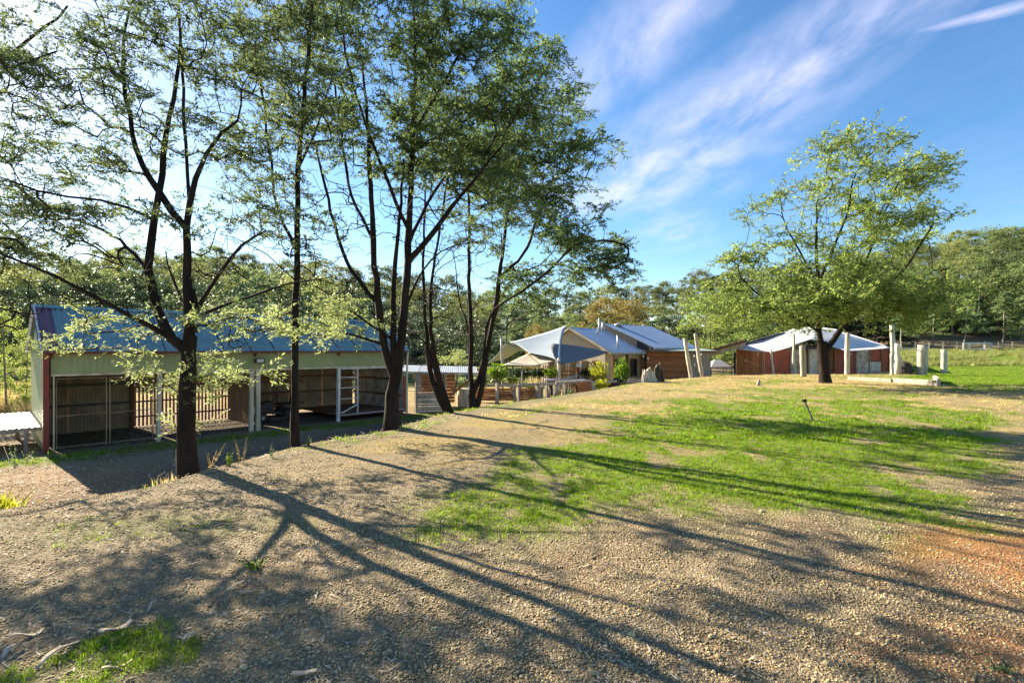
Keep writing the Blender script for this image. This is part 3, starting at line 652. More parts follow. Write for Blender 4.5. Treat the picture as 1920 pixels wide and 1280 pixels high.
wattle('spreading many stemmed wattle at the far end of the bank by the yard fence', 14.6,
    [([(888,790),(886,760),(884,740)], .15, .11),
     ([(885,745),(883,690),(884,600),(880,540),(880,430),(878,330),(880,260)], .075, .02),
     ([(889,785),(900,760),(905,720),(910,670)], .08, .07),
     ([(890,745),(903,700),(914,650),(925,600),(935,520),(946,450),(955,360),(965,280)], .085, .02),
     ([(912,640),(930,600,.2),(940,520,.4),(940,440,.6)], .03, .02),
     ([(906,680),(912,590,-.3),(940,568,-.5),(990,540,-.7),(1040,500,-.9),(1075,455,-1),(1130,450,-1)], .045, .010),
     ([(935,520),(985,480,.4),(1010,400,.6),(1040,330,.8)], .035, .01),
     ([(884,640),(860,560,.3),(850,470,.4)], .03, .01)],
    [(990,200,80,100,120),(1030,300,70,90,110),(960,380,90,60,85),(1050,400,60,70,66),(1010,130,60,50,40),(1100,470,52,45,72),(1040,520,80,40,50),(950,300,80,80,66),(1140,500,28,28,18),(980,560,70,30,24),(1060,230,30,70,40),(905,250,70,80,60),(1035,110,25,28,14)],
    5, .15, bare=[(900,520,60,120,50),(960,560,70,60,25)], nl=20, leafm='leaf_wattle_green', group='wattles along the bank')
wattle('drooping wattle just outside the view, its boughs hanging in over the shed corner', 7.5,
    [([(-420,980),(-410,760),(-400,560),(-380,420)], .17, .12),
     ([(-380,420),(-250,250,.1),(-120,170,.2),(0,120,.3),(60,70,.4),(130,10,.5)], .06, .014),
     ([(-385,460),(-250,380,-.2),(-100,230,-.3),(0,135,-.3),(60,105,-.2),(110,95,0)], .05, .012),
     ([(-395,560),(-200,520,.4),(-60,560,.5),(30,590,.6),(70,600,.8)], .03, .008),
     ([(-380,430),(-420,200),(-450,0),(-430,-200)], .08, .03), ([(-400,300),(-300,50,.3),(-200,-150,.4)], .05, .02)],
    [(-60,200,110,140,70),(-60,400,100,110,60),(-250,100,160,180,90),(-300,-150,220,140,90),(-420,250,140,200,70),(60,110,90,60,26)],
    6, .17, bare=[(10,200,90,120,36),(30,560,60,60,14)], group='wattles along the bank')
wattle('broad solitary wattle on the lawn in front of the red walled building', 24.4,
    [([(1548,735),(1547,712),(1546,690),(1543,665),(1541,640)], .25, .22),
     ([(1543,655),(1538,640),(1534,600),(1536,540),(1530,470),(1532,380)], .13, .03),
     ([(1545,660),(1560,640),(1575,620),(1600,590),(1650,550),(1700,500),(1750,420)], .14, .03),
     ([(1536,540),(1500,470,.4),(1470,420,.6),(1458,350,.8)], .06, .015),
     ([(1537,530),(1560,470),(1590,400),(1600,330),(1640,280)], .07, .02),
     ([(1600,590),(1620,500),(1650,420),(1690,330)], .06, .02),
     ([(1530,620),(1480,590,-.5),(1430,560,-.8),(1390,520,-1)], .06, .02),
     ([(1575,625),(1560,630,1),(1590,610,1.4),(1640,600,2)], .05, .02),
     ([(1536,560),(1510,540,1),(1490,500,1.2)], .04, .01)],
    [(1620,305,75,42,66),(1725,330,62,30,50),(1600,370,125,50,100),(1690,400,80,45,78),(1480,380,60,30,12),(1420,385,35,18,14),(1440,470,70,40,34),(1410,505,45,28,20),(1560,450,100,40,55),(1650,470,110,45,70),
     (1540,540,150,50,150),(1660,540,140,50,140),(1470,568,115,38,122),(1620,570,130,34,118),(1395,565,68,34,50),(1705,555,50,50,60),(1700,585,55,30,50),(1510,590,80,22,34),(1640,265,30,20,12),(1775,345,22,14,8),(1480,260,1,1,0)],
    7, .34, bare=[(1450,410,45,60,16),(1500,480,70,60,20)], leafm='leaf_dense', leaf_k=.92, spread=.9, nl=17, thin=.72)
# ---- the wood behind: a few gum and young-tree shapes, each copied with its trunk and crown
def gum_shape(seed, h, cw, leaf, nclump, per, m, bare_frac=.45, conic=False, trunk_r=None, flat=.55):
    rng = np.random.default_rng(seed); w = Wood(seed); tr = trunk_r or h*.016
    lean = rng.normal(0, .03, 2)*h; w.line([V([0,0,-.6]), V([0,0,.2]), V([lean[0]*.4, lean[1]*.4, h*.4]), V([lean[0], lean[1], h*.8])], rad=(tr, tr*.35), step=h*.06, wob=h*.003)
    C = []
    for _ in range(nclump):
        a = rng.random()*6.28
        if conic:
            u = rng.random()**.8; z = h*(bare_frac+(1-bare_frac)*u); r = cw*(1-u*.8)*(.3+.7*rng.random())
        else:
            u = rng.random(); z = h*(bare_frac+(1-bare_frac)*u**.8*.97); r = cw*math.sqrt(max(.05, 1-((u-.35)/.68)**2))*(.25+.75*rng.random()**.6)
        C.append(V([r*math.cos(a)+lean[0]*z/h, r*math.sin(a)+lean[1]*z/h, z]))
    C.sort(key=lambda c: np.hypot(c[0], c[1]))
    for c in C[:26]: w.join(c*V([.93,.93,1])-V([0,0,.15*cw*.3]), step=h*.07, wob=h*.002)
    tm = w.mesh('trunk', M['bark_grey'] , h*.0022, V([0,0,0]), big=.25, rmax=tr*.6)
    VV = []; tint = []
    for c in C:
        n = per; cr = cw*(.10+.26*rng.random()**1.4); d = rng.normal(size=(n, 3)); d /= np.linalg.norm(d, axis=1, keepdims=True); d *= (rng.random(n)**.4)[:, None]
        p = c+d*V([cr, cr, cr*flat]); dd = d*V([1,1,.3])+rng.normal(size=(n, 3))*.6
        VV.append(leaf_quads(p, dd, leaf*(.6+.8*rng.random(n)), .55, rng, .35)); b = rng.random(); tint.append(np.clip(b*.7+.4*rng.random(n), 0, 1))
    VV = np.concatenate(VV)
    return tm, mesh_np('crown', VV, np.arange(len(VV)).reshape(-1, 4), m, False, {'tint': ('FACE', np.concatenate(tint))}), h
GUM = [gum_shape(100+i, 14, 4.1+.5*(i % 3), .27, 84, 105, M['leaf_gum'], .30+.07*(i % 3)) for i in range(7)]
LOWG = [gum_shape(110+i, 11, 4.2, .26, 84, 95, M['leaf_gum'], .06) for i in range(3)]
PINE = [gum_shape(120+i, 8, 1.9, .20, 46, 80, M['leaf_pine'], .28, True, .09, .4) for i in range(3)]
DARK = [gum_shape(130+i, 9, 3.2, .22, 60, 80, M['leaf_dark'], .12) for i in range(3)]
LIGHT = [gum_shape(140+i, 8, 3.6, .18, 64, 110, M['leaf_dense'], .12, False, .14) for i in range(2)]
GOLD = [gum_shape(150, 8, 3.1, .20, 80, 90, M['leaf_autumn'], .02)]
def plant_tree(shape, x, y, h, label, group, name='gum_tree', wide=1.0):
    tm, cm, h0 = shape; s = h/h0
    t = bpy.data.objects.new(name, None); t.empty_display_size = .2; COL.objects.link(t); t.location = (x, y, Hs(x, y)); t.scale = (s*wide*random.uniform(.8, 1.2), s*wide*random.uniform(.8, 1.2), s); t.rotation_euler = (0, 0, random.random()*6.28)
    tag(t, label, 'tree', group)
    for nm, me_ in (('trunk', tm), ('crown', cm)):
        o = bpy.data.objects.new(nm, me_); COL.objects.link(o); o.parent = t
        if nm == 'crown': o['kind'] = 'stuff'
    return t
rr = random.Random(5)
def zone(px, which):
    k = 0 if px < 900 else (1 if px < 1420 else 2)
    if which == 'hill': return (('grey green gum on the low wooded hill seen through the bank wattles', 'gums on the hill behind the shed'), ('grey green gum on the wooded hill above the house roofs', 'gums on the hill above the house'), ('grey green gum on the higher wooded hill beyond the lawn wattle', 'gums on the higher hill beyond the lawn'))[k]
    return (('bushy gum low at the foot of the wood behind the shed and hut', 'gums at the foot of the wood behind the shed'), ('bushy gum at the foot of the wood just behind the house', 'gums at the foot of the wood behind the house'), ('bushy gum with a pale trunk at the foot of the wood across the paddock', 'gums at the foot of the wood across the paddock'))[k]
def row(Y, px0, px1, gap, lift, shapes, label, group, hmin, hmax, name='gum_tree', wide=1.0, jy=4):
    px = px0
    while px < px1:
        y = Y+rr.uniform(-jy, jy); p = px+rr.uniform(-.25, .25)*gap*FP/Y; x = (p-960)/FP*y
        top = np.interp(p, SKY_PX, SKY_PY)+lift+rr.uniform(-14, 16); zt = EYE+(HZ-top)/FP*y; h = min(max(zt-Hs(x, y), hmin), hmax)
        lb_, gr_ = zone(p, label) if label in ('hill', 'foot') else (label, group); plant_tree(rr.choice(shapes), x, y, h, lb_, gr_, name, wide*rr.uniform(.9, 1.15)*(1.0 if h > 9 else 12/max(h, 6)*.8)); px += gap*FP/Y*rr.uniform(.85, 1.15)
L1 = 'hill'
row(138, -120, 2060, 7.5, 0, GUM, L1, 'gums of the hillside wood', 8, 26)
row(122, -120, 2060, 7.0, 18, GUM, L1, 'gums of the hillside wood', 8, 24)
row(106, -140, 2080, 6.6, 36, GUM, L1, 'gums of the hillside wood', 8, 22)
row(90, -160, 2100, 6.0, 52, GUM+LOWG, L1, 'gums of the hillside wood', 8, 18)
row(76, -300, 1720, 5.4, 66, LOWG+GUM[:2], 'foot', 'gums at the foot of the wood', 7, 14)
row(80, 1720, 2250, 5.0, 70, LOWG+GUM[:2], 'foot', 'gums at the foot of the wood', 8, 13)
row(66, 1690, 2200, 4.2, 118, PINE, 'straight young tree with light green foliage at the edge of the paddock', 'young trees along the paddock edge', 6, 9.5, 'young_tree', 1.15, 2)
row(47, -320, 700, 4.6, 50, DARK, 'dark bushy tree standing behind the open shed', 'dark trees behind the shed', 6, 10.5, 'bushy_tree', 1.0, 3)
row(58, -300, 1000, 5, 38, DARK+LOWG[:1], 'tall dark gum further back behind the shed', 'dark gums further back behind the shed', 7, 13, jy=3)
row(46, 690, 960, 4.6, 78, DARK, 'dark low tree between the shed and the house', 'dark low trees between shed and house', 4, 7, 'bushy_tree', 1.0, 2)
row(60, 900, 1500, 4.4, 84, DARK+LOWG, 'rounded tree rising behind the house roofs', 'trees behind the house roofs', 4, 9, 'bushy_tree', 1.0, 3)
SCRUB = [gum_shape(160+i, 5, 2.7, .24, 60, 80, M['leaf_dark'], .02) for i in range(3)]
row(71, -180, 1700, 3.6, 200, SCRUB, 'low dark scrub bush under the gums at the foot of the wood', 'scrub at the foot of the wood', 4.0, 6.5, 'scrub_bush', 1.0, 2)
row(84, 1700, 2120, 3.6, 200, SCRUB, 'low dark scrub bush beneath the trees behind the white yard frame', 'scrub behind the paddock', 3.5, 5.5, 'scrub_bush', 1.0, 3)
row(100, 1350, 2120, 4.2, 200, SCRUB+LOWG[:1], 'dense scrub on the hillside between the taller gums', 'scrub on the hillside', 6, 9, 'scrub_bush', 1.0, 4)
for px, py, Y, sh, lab, wd in [(1172,560,60,GOLD[0],'second golden tree close behind the raised house roof',.9),(1330,560,50,LIGHT[0],'bright green bushy tree behind the brown verandah roof',1.1),(1400,570,47,LIGHT[1],'bright green tree half hidden by the lawn wattle',1.1),
        (1270,640,48,DARK[0],'dark green tree behind the timber wall',.7),(1362,662,50,DARK[1],'dark shady bush tree seen beneath the brown verandah roof',1.1),(1136,556,56,GOLD[0],'golden leaved tree behind the house chimney',.95),(1005,606,44,GOLD[0],'small yellow leaved tree beyond the shade sails',.6),
        (1215,622,50,GUM[2],'round grey green tree behind the right end of the house',.6)]:
    x = (px-960)/FP*Y; h = EYE+(HZ-py)/FP*Y-Hs(x, Y); plant_tree(sh, x, Y, h, lab, None, 'bushy_tree', wd)
for px, py, Y in [(12,585,21),(48,640,22),(-50,560,22)]:
    x = (px-960)/FP*Y; h = EYE+(HZ-py)/FP*Y-Hs(x, Y)
    plant_tree(LIGHT[px % 2], x, Y, h, {12:'light green young wattle behind the shed corner',48:'low light green bush tree against the shed gable',-50:'light green wattle beyond the pale deck'}[px], None, 'young_tree', .62)
# ------------------------------------------------------------------ the open farm shed
GZ = -1.15
A_ = V([-12.3, 13.5, 0]); U_ = V([.679, .734, 0]); N_ = V([-.734, .679, 0]); UP = V([0, 0, 1])
def S(s, d, z): return A_+U_*s+N_*d+UP*z
SL = 11.3; SD = 4.0; EZ = 1.60; RD = 1.8; RZ = 2.86; FZ = .93
shed = thing('open_shed', 'long open fronted farm shed with blue corrugated roof and pale green fascia below the bank', 'shed', tuple(S(0, 0, GZ)))
fs = S(-.12, -.22, EZ-.06+.0); rdv = S(0, RD, RZ)-S(0, -.22, EZ-.06); rl = float(np.linalg.norm(rdv))
corr('roof_sheet', M['roof_rust'], shed, S(-.14, -.22, EZ-.06), U_, rdv, .42, rl, .145, .019)
sheets('roof_sheet', M['roof_blue'], shed, S(.27, -.22, EZ-.06), U_, rdv, SL-.05, rl, .82, pitch=.145, amp=.019)
bk = S(0, SD+.15, EZ-.05)-S(0, RD, RZ); sheets('roof_sheet', M['roof_blue'], shed, S(-.14, RD, RZ), U_, bk, SL+.28, float(np.linalg.norm(bk)), .82, pitch=.09, amp=.012)
MB().prism([S(-.16, RD-.14, RZ-.06), S(-.16, RD, RZ+.035), S(-.16, RD+.14, RZ-.05), S(-.16, RD, RZ+.015)], U_*(SL+.32)).build('ridge_cap', M['roof_blue'], shed)
MB().beam(S(-.10, -.235, EZ-.085), S(SL+.12, -.235, EZ-.085), .05, .06).build('gutter', M['red_trim'], shed)
sheets('fascia_sheet', M['green_metal'], shed, S(.10, -.03, FZ), U_, UP, SL-.1, EZ-.09-FZ, .78, pitch=.13, amp=.008)
MB().beam(S(.1, -.01, FZ-.02), S(SL, -.01, FZ-.02), .05, .05).build('lintel', M['cream'], shed)
# gable end
gp = [S(0, 0, GZ), S(0, SD, GZ), S(0, SD, EZ-.02), S(0, RD, RZ-.03), S(0, -.02, EZ-.05)]
n = 12
for i in range(n):                                            # upright cladding boards of the gable, each cut to the slope
    d0, d1 = SD*i/n+.005, SD*(i+1)/n-.005
    def top(d): return (EZ-.05+(RZ-.03-EZ+.05)*d/RD) if d < RD else (RZ-.03+(EZ-.02-RZ+.03)*(d-RD)/(SD-RD))
    pl = [S(0, d0, GZ), S(0, d1, GZ), S(0, d1, top(d1)), S(0, d0, top(d0))]
    if d0 < RD < d1: pl.insert(3, S(0, RD, top(RD)))
    MB().prism(pl, U_*(.018+.006*(i % 2))).build('gable_sheet', M['green_metal'], shed)
for q0, q1 in ((S(-.10, -.24, EZ-.09), S(-.10, RD, RZ-.02)), (S(-.10, RD, RZ-.02), S(-.10, SD+.15, EZ-.08))):
    MB().beam(q0, q1, .04, .12).build('barge_board', M['white'], shed)
MB().beam(S(.0, -.05, GZ), S(.0, -.05, EZ-.10), .17, .12, up=U_).build('corner_post', M['red_post'], shed)
MB().beam(S(.16, -.02, GZ), S(.16, -.02, FZ-.05), .03, .03, up=U_).build('door_jamb', M['cream'], shed)
for s_ in (2.50,):
    MB().beam(S(s_, -.03, GZ), S(s_+.03, -.03, FZ-.05), .16, .10, up=U_, jit=.006).build('post', M['cream'], shed)
MB().beam(S(5.13, -.04, GZ), S(5.15, -.04, FZ-.05), .15, .11, up=U_, jit=.006).build('post', M['cream'], shed)
MB().beam(S(5.35, -.04, GZ), S(5.34, -.04, FZ-.05), .17, .13, up=U_, jit=.006).build('post', M['cream'], shed)
MB().beam(S(8.29, -.04, GZ), S(8.31, -.04, FZ-.05), .13, .10, up=U_).build('post', M['white'], shed)
# back wall, end wall and party wall sheets with rails
sheets('wall_sheet', M['tan_metal'], shed, S(.05, SD-.03, GZ-.1), U_, UP, 2.6, EZ-GZ+.05, .8, pitch=.10, amp=.012)
sheets('wall_sheet', M['tan_metal'], shed, S(2.7, SD-.03, .30), U_, UP, 3.0, EZ-.36, .8, pitch=.10, amp=.012)
sheets('wall_sheet', M['tan_metal'], shed, S(5.9, SD-.03, GZ+.1), U_, UP, 5.3, EZ-GZ-.15, .8, pitch=.10, amp=.012)
sheets('wall_sheet', M['galv_old'], shed, S(SL, .05, GZ), N_, UP, SD-.1, EZ-GZ-.1, .8, pitch=.09, amp=.011)
sheets('wall_sheet', M['tan_metal'], shed, S(5.7, 1.5, GZ), N_, UP, SD-1.6, EZ-GZ-.1, .8, pitch=.10, amp=.012)
for z in (-.25, .42):
    MB().beam(S(.05, SD-.09, z), S(2.6, SD-.09, z), .06, .08).build('girt', M['dark'], shed); MB().beam(S(5.9, SD-.09, z), S(SL-.1, SD-.09, z), .06, .08).build('girt', M['timber'], shed)
    MB().beam(S(SL-.06, .1, z-.1), S(SL-.06, SD-.1, z-.1), .05, .08).build('girt', M['timber'], shed)
for z in (-.78, -.25, .27): MB().beam(S(2.62, SD-.07, z), S(5.8, SD-.07, z), .05, .06).build('rail', M['red_trim'], shed)
for i in range(26):                                           # open paling wall with daylight between the boards
    s_ = 2.70+i*.118; MB().beam(S(s_, SD-.02, GZ+.02), S(s_, SD-.02, .33+random.uniform(-.02, .02)), .062, .02, up=N_).build('paling', M['timber_h'], shed)
for s_ in (2.6, 5.75, 8.4): MB().beam(S(s_, SD-.12, GZ), S(s_, SD-.12, EZ-.1), .09, .09, up=U_).build('rear_post', M['timber'], shed)
for s_ in (.1, 2.55, 5.25, 8.3, SL-.1):                       # rafters
    MB().beam(S(s_, -.1, EZ-.20), S(s_, RD, RZ-.17), .07, .10).build('rafter', M['timber'], shed); MB().beam(S(s_, RD, RZ-.17), S(s_, SD, EZ-.17), .07, .10).build('rafter', M['timber'], shed)
# mesh gates of the first bay
for s0, s1 in ((.22, 1.28), (1.36, 2.38)):
    g = MB()
    for a, b in (((s0, GZ+.10), (s0, FZ-.12)), ((s1, GZ+.10), (s1, FZ-.12)), ((s0, FZ-.12), (s1, FZ-.12)), ((s0, GZ+.12), (s1, GZ+.12)), ((s0, GZ+.95), (s1, GZ+.98))): g.tube([S(a[0], .04, a[1]), S(b[0], .04, b[1])], .013, 6)
    go = g.build('gate_frame', M['tan_metal'], shed)
    w_ = MB()
    for k in range(1, 12):
        q = s0+(s1-s0)*k/12; w_.tube([S(q, .04, GZ+.12), S(q, .04, FZ-.13)], .0016, 3, False)
    for k in range(1, 18):
        q = GZ+.12+(FZ-GZ-.25)*k/18; w_.tube([S(s0, .04, q), S(s1, .04, q)], .0016, 3, False)
    o = w_.build('wire_mesh', M['galv'], go); o['kind'] = 'stuff'; BASE[go] = BASE[shed]
# last bay: white ladder gate, raised deck, shelves
g = MB()
for a, b in (((8.42, FZ-.07), (SL, FZ-.07)), ((9.12, GZ+.25), (9.12, FZ-.07)), ((8.42, GZ+.22), (SL, GZ+.22)), ((8.42, GZ+.30), (9.12, -.55))): g.beam(S(a[0], -.03, a[1]), S(b[0], -.03, b[1]), .045, .045)
for z in (-.30, .12, .52): g.beam(S(8.42, -.03, z), S(9.12, -.03, z), .03, .03)
g.build('ladder_frame', M['white'], shed)
for i in range(8):
    a = S(8.45, .1+.48*i, GZ+.20); MB().beam(a, a+U_*2.75, .46, .04).build('deck_board', M['timber'], shed)
for s_ in (6.3, 7.1, 7.9): MB().beam(S(s_, 2.6, GZ), S(s_, 2.6, .8), .05, .05, up=U_).build('shelf_upright', M['red_trim'], shed)
for z in (-.6, -.15, .3): MB().beam(S(6.2, 2.9, z), S(8.2, 2.9, z), .6, .04).build('shelf', M['timber'], shed)
MB().tube([S(SL+.06, -.26, EZ-.1), S(SL+.06, -.2, EZ-.35), S(SL+.06, -.14, GZ+.05)], .04, 8).build('downpipe', M['cream'], shed)
f = MB().beam(S(5.22, -.16, 1.22), S(5.52, -.16, 1.22), .10, .17).build('floodlight', M['black'], shed); BASE[f] = BASE[shed]
MB().beam(S(5.26, -.216, 1.22), S(5.48, -.216, 1.22), .008, .11).build('lens', M['galv'], f)
# small ride-on mower parked in the third bay
mw = thing('ride_on_mower', 'dark ride on mower with white fittings parked under the shed', 'mower', tuple(S(6.7, 2.0, GZ)))
o_ = S(6.7, 2.0, GZ)
for s_, d_, r_ in ((-.55, -.35, .19), (-.55, .35, .19), (.5, -.38, .26), (.5, .38, .26)):
    c_ = o_+U_*s_+N_*d_+UP*r_; w0 = MB().tube([c_-N_*.09, c_-N_*.06, c_+N_*.06, c_+N_*.09], [r_*.86, r_, r_, r_*.86], 16).build('wheel', M['black'], mw); BASE[w0] = BASE[mw]; MB().tube([c_-N_*.1, c_+N_*.1], r_*.32, 12).build('rim', M['galv_old'], w0)
MB().prism([o_+U_*-.8+UP*.3-N_*.25, o_+U_*-.1+UP*.3-N_*.25, o_+U_*-.1+UP*.78-N_*.25, o_+U_*-.7+UP*.66-N_*.25], N_*.5).build('bonnet', M['black'], mw)
MB().beam(o_+U_*-.1+UP*.32, o_+U_*.75+UP*.32, .5, .10).build('chassis', M['dark'], mw); MB().beam(o_+U_*.3+UP*.58, o_+U_*.72+UP*.58, .42, .10).build('seat', M['black'], mw); MB().beam(o_+U_*.72+UP*.6, o_+U_*.82+UP*.98, .42, .08).build('seat_back', M['black'], mw)
MB().tube([o_+U_*-.08+UP*.7, o_+U_*.1+UP*.95], .02, 6).build('steering_column', M['dark'], mw); MB().tube([o_+U_*.1+UP*.95-N_*.17, o_+U_*.16+UP*.98, o_+U_*.1+UP*.95+N_*.17], .018, 6).build('steering_wheel', M['dark'], mw)
MB().beam(o_+U_*-.82+UP*.42-N_*.2, o_+U_*-.82+UP*.42+N_*.2, .03, .14).build('headlight', M['bulb'], mw); MB().beam(o_+U_*-.35+UP*.12-N_*.46, o_+U_*.3+UP*.12-N_*.46, .1, .14).build('cutting_deck', M['dark'], mw)
# pale decked platform against the gable
dk = thing('metal_deck', 'low pale platform of ribbed metal sheets against the gable end of the open shed', 'platform', tuple(S(-3, 1.5, GZ)))
q0 = S(-.02, .75, -.50); q1 = S(-.02, SD-.2, -.36); v_ = q1-q0
for i in range(9): corr('deck_sheet', M['galv'], dk, q0-U_*(.02+.72*(i+1)), U_, v_, .71, float(np.linalg.norm(v_)), .12, .010)
MB().beam(q0-UP*.06, q0-UP*.10-U_*6.5, .08, .09).build('edge_rail', M['timber_grey'], dk)
MB().beam(q1-UP*.05, q1-UP*.10-U_*6.5, .08, .09).build('edge_rail', M['timber_grey'], dk)
for s_ in (-.3, -2.5, -4.8, -6.3):
    for q in (q0, q1): p = q+U_*s_; MB().beam(V([p[0], p[1], GZ-.1]), V([p[0], p[1], q[2]-.09]), .09, .09).build('leg', M['timber_grey'], dk)
# ------------------------------------------------------------------ timber hut at the shed's far end
hut = thing('timber_hut', 'small low hut of weathered boards and corrugated iron with a pale curved roof', 'hut', tuple(W(790, 775, 22.4)*V([1,1,0])+UP*GZ))
hx0, hx1, hy = -4.55, -2.95, 22.3
for k in range(9):
    a = V([-4.12, hy, GZ+.02+k*.10]); MB().beam(a, a+V([1.2, .25, 0]), .02, .085, jit=.006).build('wall_board', M['timber_grey'], hut)
for k in range(9):
    a = V([-3.95, hy+.03, -.22+k*.095]); MB().beam(a, a+V([1.03, .22, 0]), .03, .08, jit=.008).build('wall_board', M['timber_h'], hut)
for k in range(9):
    a = V([-4.12, hy, -.22+k*.095]); MB().beam(a, a+V([.16, .03, 0]), .03, .085, jit=.004).build('wall_board', M['timber_grey'], hut)
for x_ in (-4.75, -4.18, -2.95): MB().beam((x_, hy+.05+(x_+4)*.2, GZ), (x_, hy+.05+(x_+4)*.2, .60), .08, .08).build('post', M['timber_grey'], hut)
for k in range(10):
    a = V([-4.70, hy+2.4, GZ+.25+k*.17]); MB().beam(a, a+V([1.9, .25, 0]), .03, .15, jit=.006).build('rear_board', M['timber_h'], hut)
sheets('roof_sheet', M['galv'], hut, V([-4.95, hy-.25, .66]), (1, .22, -.03), (0, 1, .06), 3.5, 3.0, .85, pitch=.1, amp=.011)
MB().beam((-4.95, hy-.24, .62), (-1.5, hy+.5, .52), .06, .09).build('fascia', M['galv_old'], hut)
MB().beam((-4.6, hy+.6, -.22), (-4.15, hy+.7, -.22), .5, .04).build('bench_top', M['timber_pale'], hut)
tag(corr('x', M['red_metal'], None, V([-4.98, 21.95, GZ+.05]), (1,.5,0), (0,0,1), .5, 1.55, .09, .01), 'narrow red corrugated gate panel between the shed and the hut', 'gate').name = 'red_gate'
gf = MB(); a0, a1 = V([-4.99, 21.93, GZ]), V([-4.53, 22.16, GZ])
for z in (.1, .55, 1.1, 1.62): gf.beam(a0+UP*z, a1+UP*z, .03, .03)
gf.beam(a0, a0+UP*1.65, .035, .035); gf.beam(a1, a1+UP*1.65, .035, .035); gf.solo('gate_frame_panel', M['galv_old'], 'thin pale frame fixed round the narrow red gate', 'gate frame')
# ------------------------------------------------------------------ the house
HG = -1.05; HO = V([4.0, 34.0, 0]); HR = V([.746, .666, 0]); HN = V([.666, -.746, 0])
def HP(r, g, z): return HO+HR*r+HN*g+UP*z
house = thing('house', 'low house with cream walls under stepped blue metal roofs and metal flues', 'house', tuple(HP(4, 0, HG)))
def roofp(nm, r0, r1, z0, g1, z1, m, sw=.9, side=1):
    o = HP(r0, 0, z0); v = HP(r0, g1*side, z1)-o; sheets(nm, m, house, o, HR, v, r1-r0, float(np.linalg.norm(v)), sw, pitch=.15, amp=.012)
    MB().beam(HP(r0, g1*side, z1-.05), HP(r1, g1*side, z1-.05), .05, .10).build('gutter', M['sail_blue'], house)
M['roof_house'] = mat('blue_grey_house_roof', (.30,.38,.50), .32, (.36,.44,.55), 1.2, metal=.25, spec=.7, rnd=.05)
roofp('roof_sheet', -.3, 3.4, 3.05, 3.45, 1.42, M['roof_house']); roofp('roof_sheet', -.3, 9.0, 3.05, 3.45, 1.42, M['roof_house'], side=-1)
roofp('roof_sheet', 3.4, 9.2, 3.42, 4.05, 1.72, M['roof_house'], 1.1)
sheets('roof_sheet', M['roof_house'], house, HP(3.4, 0, 3.42), HR, HP(0, -1.2, 2.9)-HP(0, 0, 3.42), 5.8, 1.3, .9, pitch=.15, amp=.012)
MB().prism([HP(3.38, .1, 2.92), HP(3.38, 0, 3.36), HP(3.38, 4.0, 1.66), HP(3.38, 3.5, 1.36)], HR*.05).build('clerestory_board', M['dark'], house)
MB().beam(HP(-.32, 0, 3.0), HP(-.32, 3.45, 1.37), .04, .14).build('barge_board', M['timber_grey'], house); MB().beam(HP(-.32, 0, 3.0), HP(-.32, -3.45, 1.37), .04, .14).build('barge_board', M['timber_grey'], house)
MB().prism([HP(.02, -3.0, HG), HP(.02, 2.7, HG), HP(.02, 2.7, 1.72), HP(.02, 0, 2.98), HP(.02, -3.0, 1.55)], HR*.1).build('gable_wall', M['plaster'], house)
MB().prism([HP(-.02, .55, 2.15), HP(-.02, 1.35, 2.15), HP(-.02, 1.35, 2.30), HP(-.02, .55, 2.66)], HR*.06).build('gable_window', M['glass'], house)
MB().prism([HP(.1, 2.70, HG), HP(9.0, 2.70, HG), HP(9.0, 2.70, 1.75), HP(.1, 2.70, 1.75)], HN*-.1).build('front_wall', M['plaster'], house)
MB().prism([HP(9.0, 2.7, HG), HP(9.0, -3.0, HG), HP(9.0, -3.0, 1.6), HP(9.0, 0, 3.0), HP(9, 2.7, 1.7)], HR*.1).build('end_wall', M['plaster'], house)
for r_, z0, z1, w_ in ((.9, -.9, 1.0, .7), (2.6, -.2, 1.0, .8), (4.4, -.9, 1.1, .8), (6.4, -.2, 1.0, 1.2)):
    f_ = MB().prism([HP(r_, 2.72, z0), HP(r_+w_, 2.72, z0), HP(r_+w_, 2.72, z1), HP(r_, 2.72, z1)], HN*.04).build('window_or_shade_panel', M['timber'], house); BASE[f_] = BASE[house]
    MB().prism([HP(r_+.07, 2.765, z0+.07), HP(r_+w_-.07, 2.765, z0+.07), HP(r_+w_-.07, 2.765, z1-.07), HP(r_+.07, 2.765, z1-.07)], HN*.006).build('glass_or_shade_pane', M['glass'], f_)
for g_ in (-2.2, -1.2, -.2, .8, 1.7):                                # dark panels standing in for the shade on the gable behind the sails
    f_ = MB().prism([HP(0, g_, HG+.1), HP(0, g_+.55, HG+.1), HP(0, g_+.55, .9), HP(0, g_, .9)], HR*-.03).build('window_or_shade_panel', M['timber'], house); BASE[f_] = BASE[house]
    MB().prism([HP(-.035, g_+.05, HG+.2), HP(-.035, g_+.5, HG+.2), HP(-.035, g_+.5, .84), HP(-.035, g_+.05, .84)], HR*-.005).build('glass_or_shade_pane', M['glass'], f_)
for r_ in (.0, 1.5, 3.2, 4.9, 6.6, 8.6): MB().beam(HP(r_, 3.3, HG), HP(r_, 3.3, 1.36), .14, .14, up=HR).build('verandah_post', M['timber'], house)
MB().beam(HP(0, 3.0, HG+.12), HP(9, 3.0, HG+.12), .7, .10).build('verandah_floor', M['timber'], house)
for i in range(30): MB().beam(HP(-1.5+i*.085, -1.2+i*.10, HG), HP(-1.5+i*.085, -1.2+i*.10, .55), .075, .02, up=HN).build('screen_board', M['tan_metal'], house)
for px, pt, pb, Y, r_ in ((1124, 597, 626, 35.5, .09), (1130, 604, 620, 35.8, .07), (1158, 628, 652, 33.0, .06)):
    MB().tube([W(px, pb+4, Y), W(px, pt, Y)], r_, 10).build('flue', M['galv'], house, True)
bm_ = MB(); c_ = HP(4.6, .35, 3.30)
for k in range(4):
    pass
